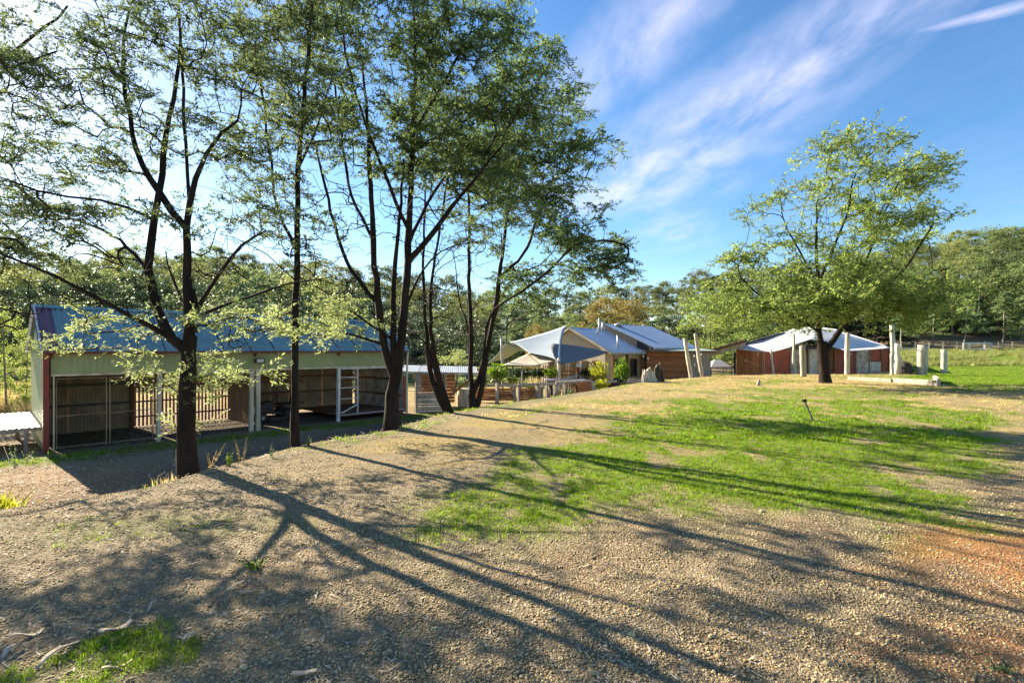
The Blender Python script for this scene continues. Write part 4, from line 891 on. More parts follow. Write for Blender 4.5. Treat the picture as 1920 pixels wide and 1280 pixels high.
bm_.tube([c_, c_+UP*.12, c_+UP*.19], [.34, .30, .10], 12).build('roof_vent', M['galv'], house, True)
# shade sails: four cornered cloths pulled into a saddle
def sail(name, label, c, m, sag=.10, thick=.02):
    n = 14; P = [V(p) for p in c]; vs = []
    for j in range(n+1):
        for i in range(n+1):
            u, v = i/n, j/n; cu_, cv_ = 4*u*(1-u), 4*v*(1-v)
            uu = .5+(u-.5)*(1-sag*cv_*1.3); vv = .5+(v-.5)*(1-sag*cu_*1.3)
            vs.append(P[0]*(1-uu)*(1-vv)+P[1]*uu*(1-vv)+P[2]*uu*vv+P[3]*(1-uu)*vv-UP*.06*cu_*cv_)
    i, j = np.meshgrid(np.arange(n), np.arange(n)); q = (j*(n+1)+i).ravel(); b = P[0]
    me_ = mesh_np(name, V(vs)-b, np.stack([q, q+1, q+n+2, q+n+1], 1), m, True); o = link(name, me_); o.location = b
    md = o.modifiers.new('cloth_thickness', 'SOLIDIFY'); md.thickness = thick; md.offset = 0
    return tag(o, label, 'shade sail')
sail('shade_sail', 'large light blue grey shade sail swept up to the house gable', [W(1062, 610, 33.5), W(1050, 677, 27.5), W(992, 661, 29.5), W(955, 642, 31)], M['sail_blue'], .07)
sail('shade_sail', 'dark slate blue shade sail hanging in front of the gable', [W(1036, 643, 30), W(1141, 660, 31.3), W(1054, 683, 27.3), W(1038, 668, 28)], M['sail_slate'], -.10)
sail('shade_sail', 'tan underside shade sail below the light blue one', [W(1008, 653, 31), W(1050, 676, 28.2), W(1000, 686, 27.9), W(942, 685, 28.8)], M['sail_tan'], .05)
sail('shade_sail', 'small grey green shade sail behind the pale pole', [W(948, 642, 31), W(985, 652, 32.5), W(950, 672, 33), W(915, 682, 32)], M['sail_green'], .12)
# ------------------------------------------------------------------ timber walled store with flat roof
st = thing('timber_store', 'flat roofed store with a wall of reddish brown horizontal boards', 'outbuilding', tuple(W(1255, 708, 34)*V([1,1,0])+UP*-.75))
x0, x1 = W(1213, 0, 34)[0], W(1292, 0, 34)[0]
for k in range(17): MB().beam((x0, 34, -.78+k*.135), (x1, 34.0, -.78+k*.135), .03, .128, jit=.010).build('wall_board', M['timber_h'], st)
MB().beam((x0-.05, 34.1, -1), (x0-.05, 34.1, 1.5), .10, .10).build('corner_post', M['timber'], st)
x2 = W(1292, 0, 34)[0]
for k in range(11): MB().beam((x2+.14+k*.13, 34.2, -.8), (x2+.14+k*.13, 34.2, 1.5), .118, .03, up=(0,1,0)).build('wall_board', M['timber_grey'], st)
sheets('roof_sheet', mat('pale_green_flat_roof', (.30,.38,.35), .4, (.25,.33,.31), 2, metal=.3), st, V([W(1196,0,34)[0], 33.6, 1.52]), (1,0,0), (0,1,.045), 5.1, 4.5, .85, pitch=.12, amp=.012)
MB().beam((W(1196,0,34)[0], 33.57, 1.44), (W(1335,0,34)[0], 33.57, 1.44), .04, .10).build('fascia', M['timber'], st)
MB().prism([(x0, 38, -.9), (x0, 34.1, -.9), (x0, 34.1, 1.45), (x0, 38, 1.6)], (.05, 0, 0)).build('side_wall', M['timber'], st)
# ------------------------------------------------------------------ open verandah between the store and the big building
vr = thing('open_verandah', 'open verandah with a sloping rusty brown roof and dark posts', 'verandah', tuple(W(1350, 705, 37)*V([1,1,0])+UP*-.68))
a, b = W(1312, 661, 36), W(1396, 638, 36)
rv = b-a; nb = 7
for k in range(nb):
    p = a+rv*k/nb; q = a+rv*(k+1)/nb*.999
    MB().prism([p, q, q+V([5*q[0]/q[1], 5, -.35]), p+V([5*p[0]/p[1], 5, -.35])], UP*.03).build('roof_sheet', M['timber_h'], vr)
MB().beam(a-UP*.06+V([0,-.03,0]), b-UP*.06+V([0,-.03,0]), .05, .20).build('fascia', M['timber'], vr)
MB().beam(W(1322, 667, 36.6), W(1398, 645, 36.6), .06, .28).build('beam', M['timber_pale'], vr)
for px in (1331, 1378, 1344): MB().beam(V([W(px,0,36.6)[0], 36.6+(px == 1344)*3, -.8]), V([W(px,0,36.6)[0], 36.6+(px == 1344)*3, 1.35]), .10, .10).build('post', M['dark'], vr)
MB().beam(W(1322, 689, 39), W(1380, 688, 39), .08, .06).build('rail', M['dark'], vr)
# things seen through the verandah
tn = thing('small_marquee', 'small pale blue pitched canopy seen beyond the open verandah', 'canopy', tuple(V([W(1345,0,44)[0], 44, -.6])))
c = V([W(1345,0,44)[0], 44, 0]); e = .95; zt = .72
for s1, s2 in (((-1,-1),(1,-1)),((1,-1),(1,1)),((1,1),(-1,1)),((-1,1),(-1,-1))):
    MB().prism([c+V([s1[0]*e, s1[1]*e, 0.05]), c+V([s2[0]*e, s2[1]*e, 0.05]), c+V([.25*s2[0], 0, zt]), c+V([.25*s1[0], 0, zt])], UP*.015).build('canopy_panel', M['canvas'], tn)
for s1 in ((-1,-1),(1,-1),(1,1),(-1,1)): MB().beam(c+V([s1[0]*.9*e, s1[1]*.9*e, -.7]), c+V([s1[0]*.9*e, s1[1]*.9*e, .06]), .04, .04).build('leg', M['dark'], tn)
# ------------------------------------------------------------------ red walled building with the white canopy
PB = -.68; PY = 38.0
def PX(px, Y=PY): return (px-960)/FP*Y
rb = thing('red_walled_building', 'long low building walled in red, timber and galvanised panels', 'building', (PX(1520), PY, PB))
segs = [(1381,1432,'timber_h',1),(1433,1448,'red_metal',0),(1449,1482,'red_metal',0),(1484,1500,'galv_old',0),(1500,1516,'timber',1),(1517,1535,'galv',0),(1535,1546,'red_metal',0),(1546,1566,'timber',1),(1567,1586,'red_metal',0),(1587,1605,'red_metal',0),(1606,1630,'galv_old',0),(1631,1652,'galv_old',0),(1653,1667,'red_metal',0)]
for a, b, mm, tb in segs:
    xa, xb = PX(a), PX(b); top = 1.62
    if tb:
        nbd = max(2, int((xb-xa)/.16))
        for k in range(nbd):
            w_ = (xb-xa)/nbd; xc = xa+(k+.5)*w_; MB().beam((xc, PY, PB-.1), (xc, PY, top), w_-.012, .03, up=(0,1,0), jit=.004).build('wall_board', M[mm], rb)
    elif a == 1631:
        corr('wall_sheet', M['red_metal'], rb, (xa, PY, .75), (1,0,0), (0,0,1), xb-xa, top-.75, .09, .012); corr('wall_sheet', M['galv'], rb, (xa, PY-.03, PB-.05), (1,0,0), (0,0,1), xb-xa, .75-PB, .13, .016)
    else: corr('wall_sheet', M[mm], rb, (xa, PY+random.uniform(-.02,.02), PB-.1), (1,0,0), (0,0,1), xb-xa-.01, top-PB+.1, .15, .018)
    MB().beam((xb, PY-.04, PB-.1), (xb, PY-.04, top), .07, .07).build('stud', M['timber_grey'] if random.random() < .5 else M['timber_h'], rb)
bar_ = MB().beam(W(1401, 676, PY-.04), W(1430, 689, PY-.04), .03, .04, up=(0,1,0)).build('brace', M['timber_pale'], rb)
MB().prism([(PX(1382), PY+.1, PB), (PX(1384,45), 45, PB), (PX(1384,45), 45, 1.6), (PX(1382), PY+.1, 1.6)], (.06,0,0)).build('side_wall', M['timber'], rb)
MB().prism([(PX(1667), PY+.1, PB), (PX(1660,45), PY+7, PB), (PX(1660,45), PY+7, 1.6), (PX(1667), PY+.1, 1.6)], (-.06,0,0)).build('side_wall', M['timber'], rb)
MB().beam((PX(1384,45), PY+7, .4), (PX(1660,45), PY+7, .4), .08, 2.4).build('rear_wall', M['timber'], rb)
rz = [(1381,1.72),(1425,2.25),(1480,2.9),(1570,2.9),(1620,2.3),(1667,1.70)]
for (p0, z0), (p1, z1) in zip(rz[:-1], rz[1:]): MB().prism([(PX(p0), PY+1.2, z0), (PX(p1), PY+1.2, z1), (PX(p1,45.3), PY+7.3, z1-.25), (PX(p0,45.3), PY+7.3, z0-.25)], UP*.03).build('roof_sheet', M['dark'] if p0 == 1570 else M['galv'], rb)
# white canvas canopy: three membranes pulled down to the posts
def membrane(label, top, low, m, sag):
    """top/low: matching lists of 3D points; the low edge hangs in a scallop between its ends"""
    T = np.array(top, float); Lw = np.array(low, float); n = 20; k = 9; u = np.linspace(0, 1, n+1)
    def at(P, t): s_ = t*(len(P)-1); i = np.minimum(s_.astype(int), len(P)-2); f_ = (s_-i)[:, None]; return P[i]*(1-f_)+P[i+1]*f_
    a, b = at(T, u), at(Lw, u); b = b+np.outer(np.sin(u*math.pi)*sag, UP); vs = []
    for j in range(k+1):
        t = j/k; vs.append(a*(1-t)+b*t-np.outer(np.sin(u*math.pi), UP)*.16*math.sin(t*math.pi))
    vs = np.concatenate(vs); i, j = np.meshgrid(np.arange(n), np.arange(k)); q = (j*(n+1)+i).ravel(); o_ = vs[0].copy()
    o = link('canvas_canopy', mesh_np('canvas_canopy', vs-o_, np.stack([q, q+1, q+n+2, q+n+1], 1), m, True)); o.location = o_
    md = o.modifiers.new('cloth_thickness', 'SOLIDIFY'); md.thickness = .02; md.offset = 0
    return tag(o, label, 'canopy', 'white canopies of the red building')
membrane('white canvas canopy over the timber and red wall, lit from behind', [W(1379,650,39.5), W(1430,636,39.5), W(1487,617,39.5)], [W(1381,655,37.0), W(1447,658,36.0), W(1484,650,35.5)], M['canvas'], -.06)
membrane('white canvas canopy in the middle above the galvanised door', [W(1484,617,39.5), W(1530,612,39.5), W(1572,618,39.5)], [W(1484,650,35.5), W(1520,640,36), W(1556,648,36)], M['canvas'], .15)
membrane('white canvas canopy sloping down to the carved post', [W(1560,617,39.5), W(1600,628,39.5), W(1667,650,39.5)], [W(1556,648,36.2), W(1590,657,35.3), W(1668,652,36.5)], M['canvas'], -.06)
# ------------------------------------------------------------------ posts and poles
def pole(name, label, px0, py0, px1, py1, Y, r0, r1, m, cat='post', wob=.12, sides=9, bend=0, group=None, zbase=None):
    a = W(px0, py0, Y); b = W(px1, py1, Y); a[2] = min(a[2], Hs(a[0], Y))-.08
    n = 8; pts = [a+(b-a)*t+V([bend*math.sin(t*math.pi*1.6), 0, 0]) for t in np.linspace(0, 1, n)]; rad = [r0+(r1-r0)*i/(n-1) for i in range(n)]
    mb = MB(); mb.tube(pts, rad, sides, True, wob); return mb.solo(name, m, label, cat, group, True, a)
TP = M['timber_pale']
pole('leaning_log_pole', 'leaning bare log pole nearest the timber wall', 1297, 711, 1284, 634, 30.5, .13, .11, TP)
pole('leaning_log_pole', 'taller leaning bare log pole before the brown verandah', 1317, 707, 1304, 625, 31, .13, .11, TP)
pole('crooked_post', 'thin crooked white post propping the timber end of the canopy', 1449, 704, 1447, 655, 35.8, .09, .07, M['cream'], bend=.05)
pole('crooked_post', 'thin bent grey post rising through the canopy', 1494, 708, 1485, 626, 34.5, .11, .07, TP, bend=-.10)
pole('timber_post', 'thick square brown and cream post standing just left of the lawn wattle', 1507, 714, 1504, 648, 30, .17, .16, M['timber_grey'], sides=6)
pole('timber_post', 'tall straight pale post in front of the red panels behind the wattle', 1588, 707, 1589, 624, 33, .16, .13, TP, sides=8)
pole('twin_carved_post', 'short pale post at the right end of the canopy', 1673, 704, 1672, 664, 32, .11, .09, TP)
pole('twin_carved_post', 'rough white carved post holding a rail at the canopy corner', 1682, 702, 1684, 644, 33, .20, .14, M['cream'], wob=.25, bend=.04)
pole('white_gum_snag', 'broken white stump of a trunk behind the canopy corner', 1676, 690, 1672, 604, 45, .22, .16, M['cream'])
pole('split_log_bollard', 'stout split log bollard on the lawn with a rail into it', 1727, 704, 1731, 647, 33, .27, .29, TP, 'bollard', .10, 10, .03)
pole('split_log_bollard', 'narrower split log bollard further along the lawn', 1770, 700, 1770, 655, 35.5, .19, .18, TP, 'bollard', .10, 9)
MB().tube([W(1688, 652, 33), W(1712, 655, 33), W(1724, 656, 33)], .03, 7).solo('rail', M['white'], 'thin white rail strung from the carved post to the stout bollard', 'rail')
pole('shade_sail_pole', 'tall pale round pole carrying the small grey green sail', 943, 722, 940, 634, 29.5, .07, .06, M['galv_old'])
pole('shade_sail_pole', 'pale pole under the low corner of the blue sail', 1049, 715, 1048, 671, 27.6, .09, .08, TP)
pole('garden_post', 'slim grey post in the planting beside the dry grass', 979, 722, 979, 684, 28.5, .06, .05, M['timber_grey'])
pole('garden_post', 'short grey post amid the bush at the garden edge', 931, 722, 930, 695, 29, .05, .05, M['timber_grey'])
# string of globe lights
for k, (px, py) in enumerate([(1206,668),(1215,672),(1236,682),(1315,665),(1302,668),(1310,684),(1303,685),(1398,655),(1421,664),(1375,661),(1353,657),(1398,676),(1595,664),(1625,659)]):
    Y = 33.3 if px < 1300 else (32.5 if px < 1340 else 36.3); p = W(px, py, Y); b_ = MB(); r_ = .065 if px < 1300 else .05
    for t_ in (0,): b_.tube([p+UP*r_*math.cos(a)*1.0 for a in np.linspace(.12, 3.02, 7)], [r_*math.sin(a) for a in np.linspace(.12, 3.02, 7)], 9)
    b_.tube([p+UP*r_*.9, p+UP*(r_+.05)], .02, 6)
    lab_ = ('white globe bulb hanging by the wall of horizontal boards', 'globe lights at the timber wall') if px < 1300 else (('white globe bulb strung between the leaning log poles', 'globe lights at the leaning poles') if px < 1320 else (('white globe bulb under the brown verandah roof', 'globe lights under the verandah') if px < 1400 else ('white globe bulb strung below the canvas canopy', 'globe lights below the canopy')))
    b_.solo('globe_light', M['bulb'], lab_[0], 'light bulb', lab_[1], True)
# low timber border round the sandpit by the lawn tree
bd = thing('timber_border', 'low weathered timber edging beside the lawn wattle', 'edging', tuple(V([*G(1690, 715), 0])))
def g3(px, py, z=0): x, y = G(px, py); return V([x, y, Hs(x, y)+z])
MB().beam(g3(1590, 712, .10), g3(1672, 717, .10), .10, .2, jit=.01).build('sleeper', M['timber_grey'], bd); MB().beam(g3(1674, 717, .10), g3(1757, 723, .12), .10, .24, jit=.01).build('sleeper', M['timber_grey'], bd)
MB().beam(g3(1760, 724, .15), g3(1752, 714, .13), .12, .3, jit=.01).build('end_sleeper', M['timber_pale'], bd)
# dark root ball / mound
mb = MB(); c = V([PX(1692, 33.5), 33.5, .25])
P_ = [c+V([0,0,.62*math.cos(a)]) for a in np.linspace(.15, 2.6, 8)]; mb.tube(P_, [.55*math.sin(a)**.8 for a in np.linspace(.15, 2.6, 8)], 14, True, .16); mb.solo('root_ball', M['mound'], 'dark rounded root ball sitting in shade beside the carved post', 'stump', None, False)
# split stump by the corrugated garden bed
sp = thing('split_stump', 'big weathered split stump, pale on one flank and dark on the other', 'stump', (PX(1220, 25.0), 25.0, Hs(PX(1220, 25), 25)-.1))
def shard(px0, px1, pyt, pyb, Y, dz, m, seed):
    r = random.Random(seed); b_ = MB(); n = 5
    base = [V([PX(px0, Y)+(PX(px1, Y)-PX(px0, Y))*i/n, Y+.05*math.sin(i*2), -.35]) for i in range(n+1)]
    zt = EYE+(HZ-pyt)/FP*Y; top = [V([p[0]*.0+PX(px0+(px1-px0)*(.15+.5*i/n), Y), Y+.15, zt-r.uniform(0, .25)-abs(i-n*.45)*.10]) for i, p in enumerate(base)]
    for i in range(n): b_.prism([base[i], base[i+1], top[i+1], top[i]], V([.02, dz*(.6+.4*r.random()), 0]))
    return b_.build('shard', m, sp)
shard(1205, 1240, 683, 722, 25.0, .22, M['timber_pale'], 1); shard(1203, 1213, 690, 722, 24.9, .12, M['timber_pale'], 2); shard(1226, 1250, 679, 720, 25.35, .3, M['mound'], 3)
# ------------------------------------------------------------------ black standpipe in the lawn
x, y = G(1527, 790); b_ = MB(); p0 = V([x, y, -.05]); p1 = W(1509, 752, y+.35)
b_.tube([p0, p1], .018, 8); b_.tube([p1+V([-.05,0,.01]), p1+V([.03,0,.02])], .032, 8); b_.solo('standpipe', M['black'], 'black leaning sprinkler standpipe in the middle of the lawn', 'pipe')
x, y = G(838, 777, -.1); MB().tube([V([x, y, Hs(x,y)-.1]), V([x, y, Hs(x,y)+.20])], .07, 9, True, .05).solo('log_peg', TP, 'short round log peg at the foot of the leaning trunks', 'peg')
x, y = G(1422, 722); MB().tube([V([x, y, 0]), V([x+.02, y, .16]), V([x+.05, y, .28])], [.09, .06, .02], 6, True, .2).solo('stone_marker', M['concrete'], 'small pale upright stone on the bare ground before the verandah', 'stone')
# ropes that tension the shade sails
rp = MB()
for (p, q) in ((W(1050, 677, 27.5), W(1049, 673, 27.6)), (W(955, 642, 31), W(940, 636, 29.5)), (W(942, 685, 28.8), W(920, 716, 28.6)), (W(1142, 660, 31.3), W(1149, 662, 31.6))): rp.tube([p, q], .015, 5)
o = rp.solo('sail_rope', M['galv'], 'thin ropes tying the shade sails to their poles', 'rope'); o['kind'] = 'stuff'
# ------------------------------------------------------------------ yard fence with timber retaining boards
FY = 26.5; FZB = -1.05
def fx(px): return PX(px, FY)
fe = thing('yard_fence', 'low weathered post and rail fence with brown retaining boards', 'fence', (fx(980), FY, FZB))
posts = [(932,718,.16),(965,722,.12),(972,720,.10),(1008,722,.20),(1016,723,.12),(1025,722,.12),(1041,720,.20),(1059,719,.20)]
for px, pt, w_ in posts: zt = EYE+(HZ-pt)/FP*FY; MB().beam((fx(px), FY, FZB-.2), (fx(px), FY, zt), w_, w_*.8, jit=.012).build('post', M['timber_grey'], fe)
for (pa, ya), (pb, yb) in (((888,724),(928,722)),((932,722),(972,723)),((974,721),(1040,719)),((1042,718),(1108,713))):
    MB().beam(W(pa, ya, FY-.08), W(pb, yb, FY-.08), .07, .12, jit=.012).build('rail', M['timber_grey'], fe)
for (pa, pb) in ((890,931),(934,964),(974,1007)):
    for k in range(5): z = -.98+k*.125; MB().beam((fx(pa), FY+.1, z), (fx(pb), FY+.1, z+random.uniform(-.01,.01)), .04, .115, jit=.008).build('retaining_board', M['timber_h'], fe)
MB().beam(W(958, 733, FY-.1), W(968, 745, FY-.1), .05, .1).build('brace', M['timber_grey'], fe)
bx = thing('raised_garden_bed', 'raised garden bed with a rusty panel and corrugated sides', 'garden bed', (fx(1110), FY, FZB))
for k in range(5): z = EYE+(HZ-732)/FP*FY+k*.105; MB().beam((fx(1084), FY-.02, z), (fx(1108), FY-.02, z), .03, .10, jit=.006).build('board', M['timber_h'], bx)
def hcorr(pa, pb, ptop, pbot, Y, par, m):
    x0_, x1_ = PX(pa, Y), PX(pb, Y); zt, zb_ = EYE+(HZ-ptop)/FP*Y, EYE+(HZ-pbot)/FP*Y
    return corr('corrugated_side', m, par, V([x0_, Y, zt]), (0,0,-1), (1,0,0), zt-zb_, x1_-x0_, .10, .016)
hcorr(1109, 1122, 714, 736, FY, bx, M['galv']); hcorr(1084, 1108, 733, 740, FY, bx, M['galv_old']); hcorr(1136, 1157, 712, 734, FY+.2, bx, M['galv']); hcorr(1176, 1206, 709, 728, FY+.2, bx, M['galv_old'])
MB().beam((fx(1109), FY+.8, -.35), (fx(1206), FY+1.0, -.2), 1.5, .3).build('soil', M['mound'], bx)
tb_ = thing('low_table_roof', 'long pale flat board roof over the garden bench', 'shelter', tuple(W(1050, 740, 28)*V([1,1,0])+UP*FZB))
MB().beam(W(1022, 712, 28), W(1095, 710, 28), 1.0, .05).build('board_top', M['white'], tb_); MB().beam(W(1062, 710, 28.2), W(1083, 703, 28.2), .8, .03).build('lid', M['galv'], tb_)
for px in (1026, 1060, 1092): MB().beam(V([PX(px,28), 28, FZB]), W(px, 713, 28), .07, .07).build('leg', M['timber_grey'], tb_)
lb = thing('letterbox', 'white box on a dark post among the garden plants', 'letterbox', (PX(1086,28.4), 28.4, FZB))
MB().beam((PX(1087,28.4), 28.4, FZB), W(1084, 688, 28.4), .09, .09).build('post', M['timber'], lb); MB().box(W(1085, 685, 28.4), .26, .3, .14).build('box', M['white'], lb)
for px, h_ in ((1030, .55), (1049, .6), (1068, .45)): x_ = fx(px); MB().tube([(x_, FY+.4, -.95), (x_, FY+.4, -.95+h_*.7), (x_, FY+.4, -.95+h_)], [.09, .11, .05], 10).solo('white_urn', M['cream'], {1030:'pale slim urn between the fence posts next to the retaining boards',1049:'tallest pale urn behind the middle fence posts',1068:'lowest pale urn near the rusty garden bed'}[px], 'urn', None, True)
# house side rail of the verandah garden
vf = thing('garden_railing', 'timber railing in front of the slate sail and house wall', 'railing', (PX(1090,29.5), 29.5, HG))
for px in (1060, 1082, 1104, 1126): MB().beam((PX(px,29.5), 29.5, HG), W(px, 694, 29.5), .08, .08).build('post', M['timber'], vf)
for py in (695, 703): MB().beam(W(1050, py, 29.45), W(1135, py-1, 29.45), .05, .07).build('rail', M['timber_h'], vf)
# stump and leaning pole near the hut
MB().tube([V([PX(868,25), 25, -1.2]), V([PX(868,25), 25, -.75]), V([PX(869,25), 25, -.3])], [.34, .30, .27], 11, True, .12).solo('log_stump', M['timber_pale'], 'tall round cut log standing on the pale track', 'stump')
MB().beam(W(843, 742, 23.5), W(880, 713, 24), .09, .09).solo('propped_beam', M['timber_h'], 'brown squared beam propped at a slant beside the pale track', 'beam')
# ------------------------------------------------------------------ shrubs and garden plants
def shrub(label, px, py, Y, rx, ry, m, n=900, leaf=.10, name='shrub', cat='shrub', seed=1, flatb=True):
    rng = np.random.default_rng(seed); c = W(px, py, Y); zb_ = min(Hs(c[0], Y), c[2]-ry/FP*Y*.6); R_ = rx/FP*Y; Rz = ry/FP*Y; off = V([c[0], Y, zb_])
    K = 22; C = []; 
    for k in range(K):
        d = rng.normal(size=3); d /= np.linalg.norm(d); C.append(d*V([R_, R_, Rz])*(.35+.5*rng.random())+c)
    VV = []; tint = []
    for cc_ in C:
        k = n//K; d = rng.normal(size=(k, 3)); d /= np.linalg.norm(d, axis=1, keepdims=True); p = cc_+d*V([R_, R_, Rz])*.34*(rng.random((k,1))**.4); VV.append(leaf_quads(p, d+V([0,0,.3])+rng.normal(size=(k,3))*.5, leaf*(.6+.8*rng.random(k)), .5, rng, .3)); tint.append(np.clip(rng.random()*.6+.5*rng.random(k), 0, 1))
    VV = np.concatenate(VV); t = thing(name, label, cat, tuple(off)); o = link('foliage', mesh_np('foliage', VV-off, np.arange(len(VV)).reshape(-1,4), m, False, {'tint': ('FACE', np.concatenate(tint))}), t); o['kind'] = 'stuff'
    b_ = MB()
    for cc_ in C[::2]: b_.tube([off, off*.5+cc_*.5+V([0,0,.05]), cc_], [.03, .02, .008], 5)
    b_.build('stems', M['twig'], t); return t
shrub('bright yellow green bush in front of the house wall', 1124, 702, 27.4, 20, 24, M['leaf_lime'], 1800, .09, seed=1)
shrub('yellow green offshoot bush over the corrugated bed', 1128, 722, 26.3, 15, 12, M['leaf_lime'], 900, .08, seed=2)
shrub('dark glossy green bush beside the house corner post', 1167, 694, 27.6, 16, 22, M['leaf_shrub'], 1500, .10, seed=3)
shrub('dark low bush under the glossy green one', 1165, 722, 27, 12, 14, M['leaf_dark'], 700, .09, seed=4)
shrub('leafy light green bush at the near end of the garden', 932, 698, 28.5, 22, 16, M['leaf_shrub'], 1300, .12, seed=5)
shrub('dark broad leaved plant beneath the tan sail', 975, 700, 29.5, 22, 9, M['leaf_dark'], 900, .16, seed=6)
shrub('dark broad leaved plant nearest the sail pole', 1008, 699, 29.8, 20, 8, M['leaf_dark'], 800, .16, seed=7)
shrub('low green shrub in the bed behind the fence gate', 995, 727, 27.3, 14, 8, M['leaf_shrub'], 500, .07, seed=8)
shrub('small pale shrub between the urns', 1070, 733, 26.2, 9, 9, M['leaf_pine'], 350, .06, seed=9)
shrub('hedge of small leaved green bushes behind the hut', 850, 712, 33, 34, 13, M['leaf_pine'], 1400, .12, seed=10)
shrub('pale flowering shrub behind the hut roof', 852, 672, 31, 34, 18, M['leaf_gold'], 1200, .10, seed=12)
for k, (px, py, Y, lab) in enumerate([(1725,682,50,'low grey green thistle clump behind the stout bollard'),(1800,672,52,'wide grey green thistle clump on the rough rise'),(1850,668,54,'pale green clump below the white yard frame'),(1905,664,55,'grey green clump on the rise near the young trees')]):
    shrub(lab, px, py, Y, 22, 7, M['leaf_pine'], 600, .16, 'weed_clump', 'plant', 20+k)
shrub('broad green leafed shrub below the blue sail post', 1035, 697, 29.2, 16, 10, M['leaf_shrub'], 700, .11, seed=41)
shrub('loose dark climber on the garden railing', 1100, 700, 29, 14, 9, M['leaf_dark'], 600, .09, seed=42)
shrub('rounded light green shrub between the hut and the first bush', 905, 712, 29.5, 14, 10, M['leaf_pine'], 600, .10, seed=43)
shrub('small mid green shrub against the slim grey post', 960, 712, 28.2, 13, 7, M['leaf_shrub'], 500, .08, seed=44)
# dry ornamental grass clumps
def blades(label, px, py, Y, h, n, m, name='grass_clump', spread=.12, lean=.5, w=.014, seed=3, cat='plant', ground=None):
    r = np.random.default_rng(seed); x = PX(px, Y); z = Hs(x, Y) if ground is None else ground; vs = []; fs_ = []; ti = []
    for k in range(n):
        a = r.random()*6.28; b = V([math.cos(a), math.sin(a), 0]); p = V([r.normal()*spread, r.normal()*spread, -.02]); hh = h*(.5+.6*r.random()); s = V([-b[1], b[0], 0])*w*.5; ll = lean*(.2+r.random()); i = len(vs)
        vs += [p-s, p+s, p+b*hh*ll*.3+V([0,0,hh*.6])+s*.8, p+b*hh*ll*.3+V([0,0,hh*.6])-s*.8, p+b*hh*ll+V([0,0,hh*.95])]; fs_ += [(i,i+1,i+2),(i,i+2,i+3),(i+3,i+2,i+4)]; ti += [r.random()]*3
    o = link(name, mesh_np(name, vs, V(fs_).astype(int), m, False, {'tint': ('FACE', ti)})); o.location = (x, Y, z); return tag(o, label, cat)
blades('dry tan fountain grass in the garden behind the gate', 1003, 720, 27.6, 1.0, 160, M['straw_blade'], spread=.15, lean=.7, w=.03, ground=-.75)
# ------------------------------------------------------------------ white frame of the stock yard far off
yf = thing('white_yard_frame', 'white pipe frame standing at the far edge of the paddock', 'frame', tuple(W(1830, 662, 58)*V([1,1,0])+UP*Hs(PX(1830,58),58)))
def yb(px, d=0): x_ = PX(px, 58+d); return V([x_, 58+d, Hs(x_, 58+d)])
tops = {}
for px, d in ((1806,0),(1846,0),(1818,2.6),(1859,2.6)): b0 = yb(px, d); MB().beam(b0-UP*.2, V([b0[0], b0[1], 2.35]), .16, .16).build('post', M['white'], yf); tops[px] = V([b0[0], b0[1], 2.3])
for a_, b2 in ((1806,1846),(1818,1859),(1806,1818),(1846,1859)): MB().beam(tops[a_], tops[b2], .10, .12).build('rail', M['white'], yf)
MB().beam(yb(1806)+UP*.35, yb(1846)+UP*.35, .08, .08).build('rail', M['white'], yf)
for px in (1860, 1885, 1910, 1935): b0 = yb(px, 6)
pf = thing('paddock_fence', 'thin dark wire fence running along the foot of the wood', 'fence', tuple(yb(1700, 3)))
pp = [yb(px, 3) for px in range(1690, 2010, 26)]
for p in pp: MB().beam(p-UP*.2, p+UP*1.1, .10, .10).build('post', M['timber_grey'], pf)
for z in (.4, .75, 1.05):
    w_ = MB(); w_.tube([p+UP*z for p in pp], .014, 4, False); w_.build('wire', M['galv'], pf)
# ------------------------------------------------------------------ weeds and litter near the camera
def weed(label, px, py, Y, h, seed, m='leaf_gold', stems=4, leaf=.03, tilt=.15):
    rng = np.random.default_rng(seed); x = PX(px, Y); z = Hs(x, Y); off = V([x, Y, z]); t = thing('weed', label, 'weed', tuple(off)); b_ = MB(); VV = []; n_ = 0
    for k in range(stems):
        a = rng.random()*6.28; b = V([math.cos(a), math.sin(a), 0]); hh = h*(.6+.5*rng.random()); s0 = off+b*.03*rng.random(); e_ = s0+b*hh*tilt*(1+rng.random())+UP*hh
        mid = (s0+e_)/2+UP*.02+b*-.02*rng.random(); b_.tube([s0-UP*.02, mid, e_], [.004, .003, .0015], 4)
        q = 22; tt = rng.random(q)**.7; p = s0+(e_-s0)*tt[:, None]; VV.append(leaf_quads(p, rng.normal(size=(q,3))+V([0,0,.5]), leaf*(1.15-tt)*(.6+.7*rng.random(q)), .35, rng, .2))
    VV = np.concatenate(VV); b_.build('stem', M['straw_blade'] if m == 'dry' else M['twig'], t)
    o = link('leaves', mesh_np('leaves', VV-off, np.arange(len(VV)).reshape(-1,4), M['straw_blade'] if m == 'dry' else M[m], False, {'tint': ('FACE', rng.random(len(VV)//4))}), t); o['kind'] = 'stuff'; return t
weed('tall dry seeding weed on the crest between the first two trunks', 452, 870, 7.3, .36, 1, 'dry', 7, .035)
weed('bushy green weed at the foot of the dry one on the crest', 430, 885, 7.1, .20, 2, 'leaf_shrub', 8, .05)
weed('feathery green weed just before the slender sapling', 506, 868, 7.6, .22, 3, 'leaf_pine', 5, .04)
weed('pale green weed right beside the slender sapling trunk', 578, 846, 8.6, .20, 4, 'leaf_gold', 7, .04)
weed('bent dry stalk next to the forked trunk', 395, 880, 7.2, .30, 5, 'dry', 4, .03, .7)
weed('small lime green weed at the edge of the shed shadow', 210, 925, 8.0, .24, 6, 'leaf_lime', 5, .05)
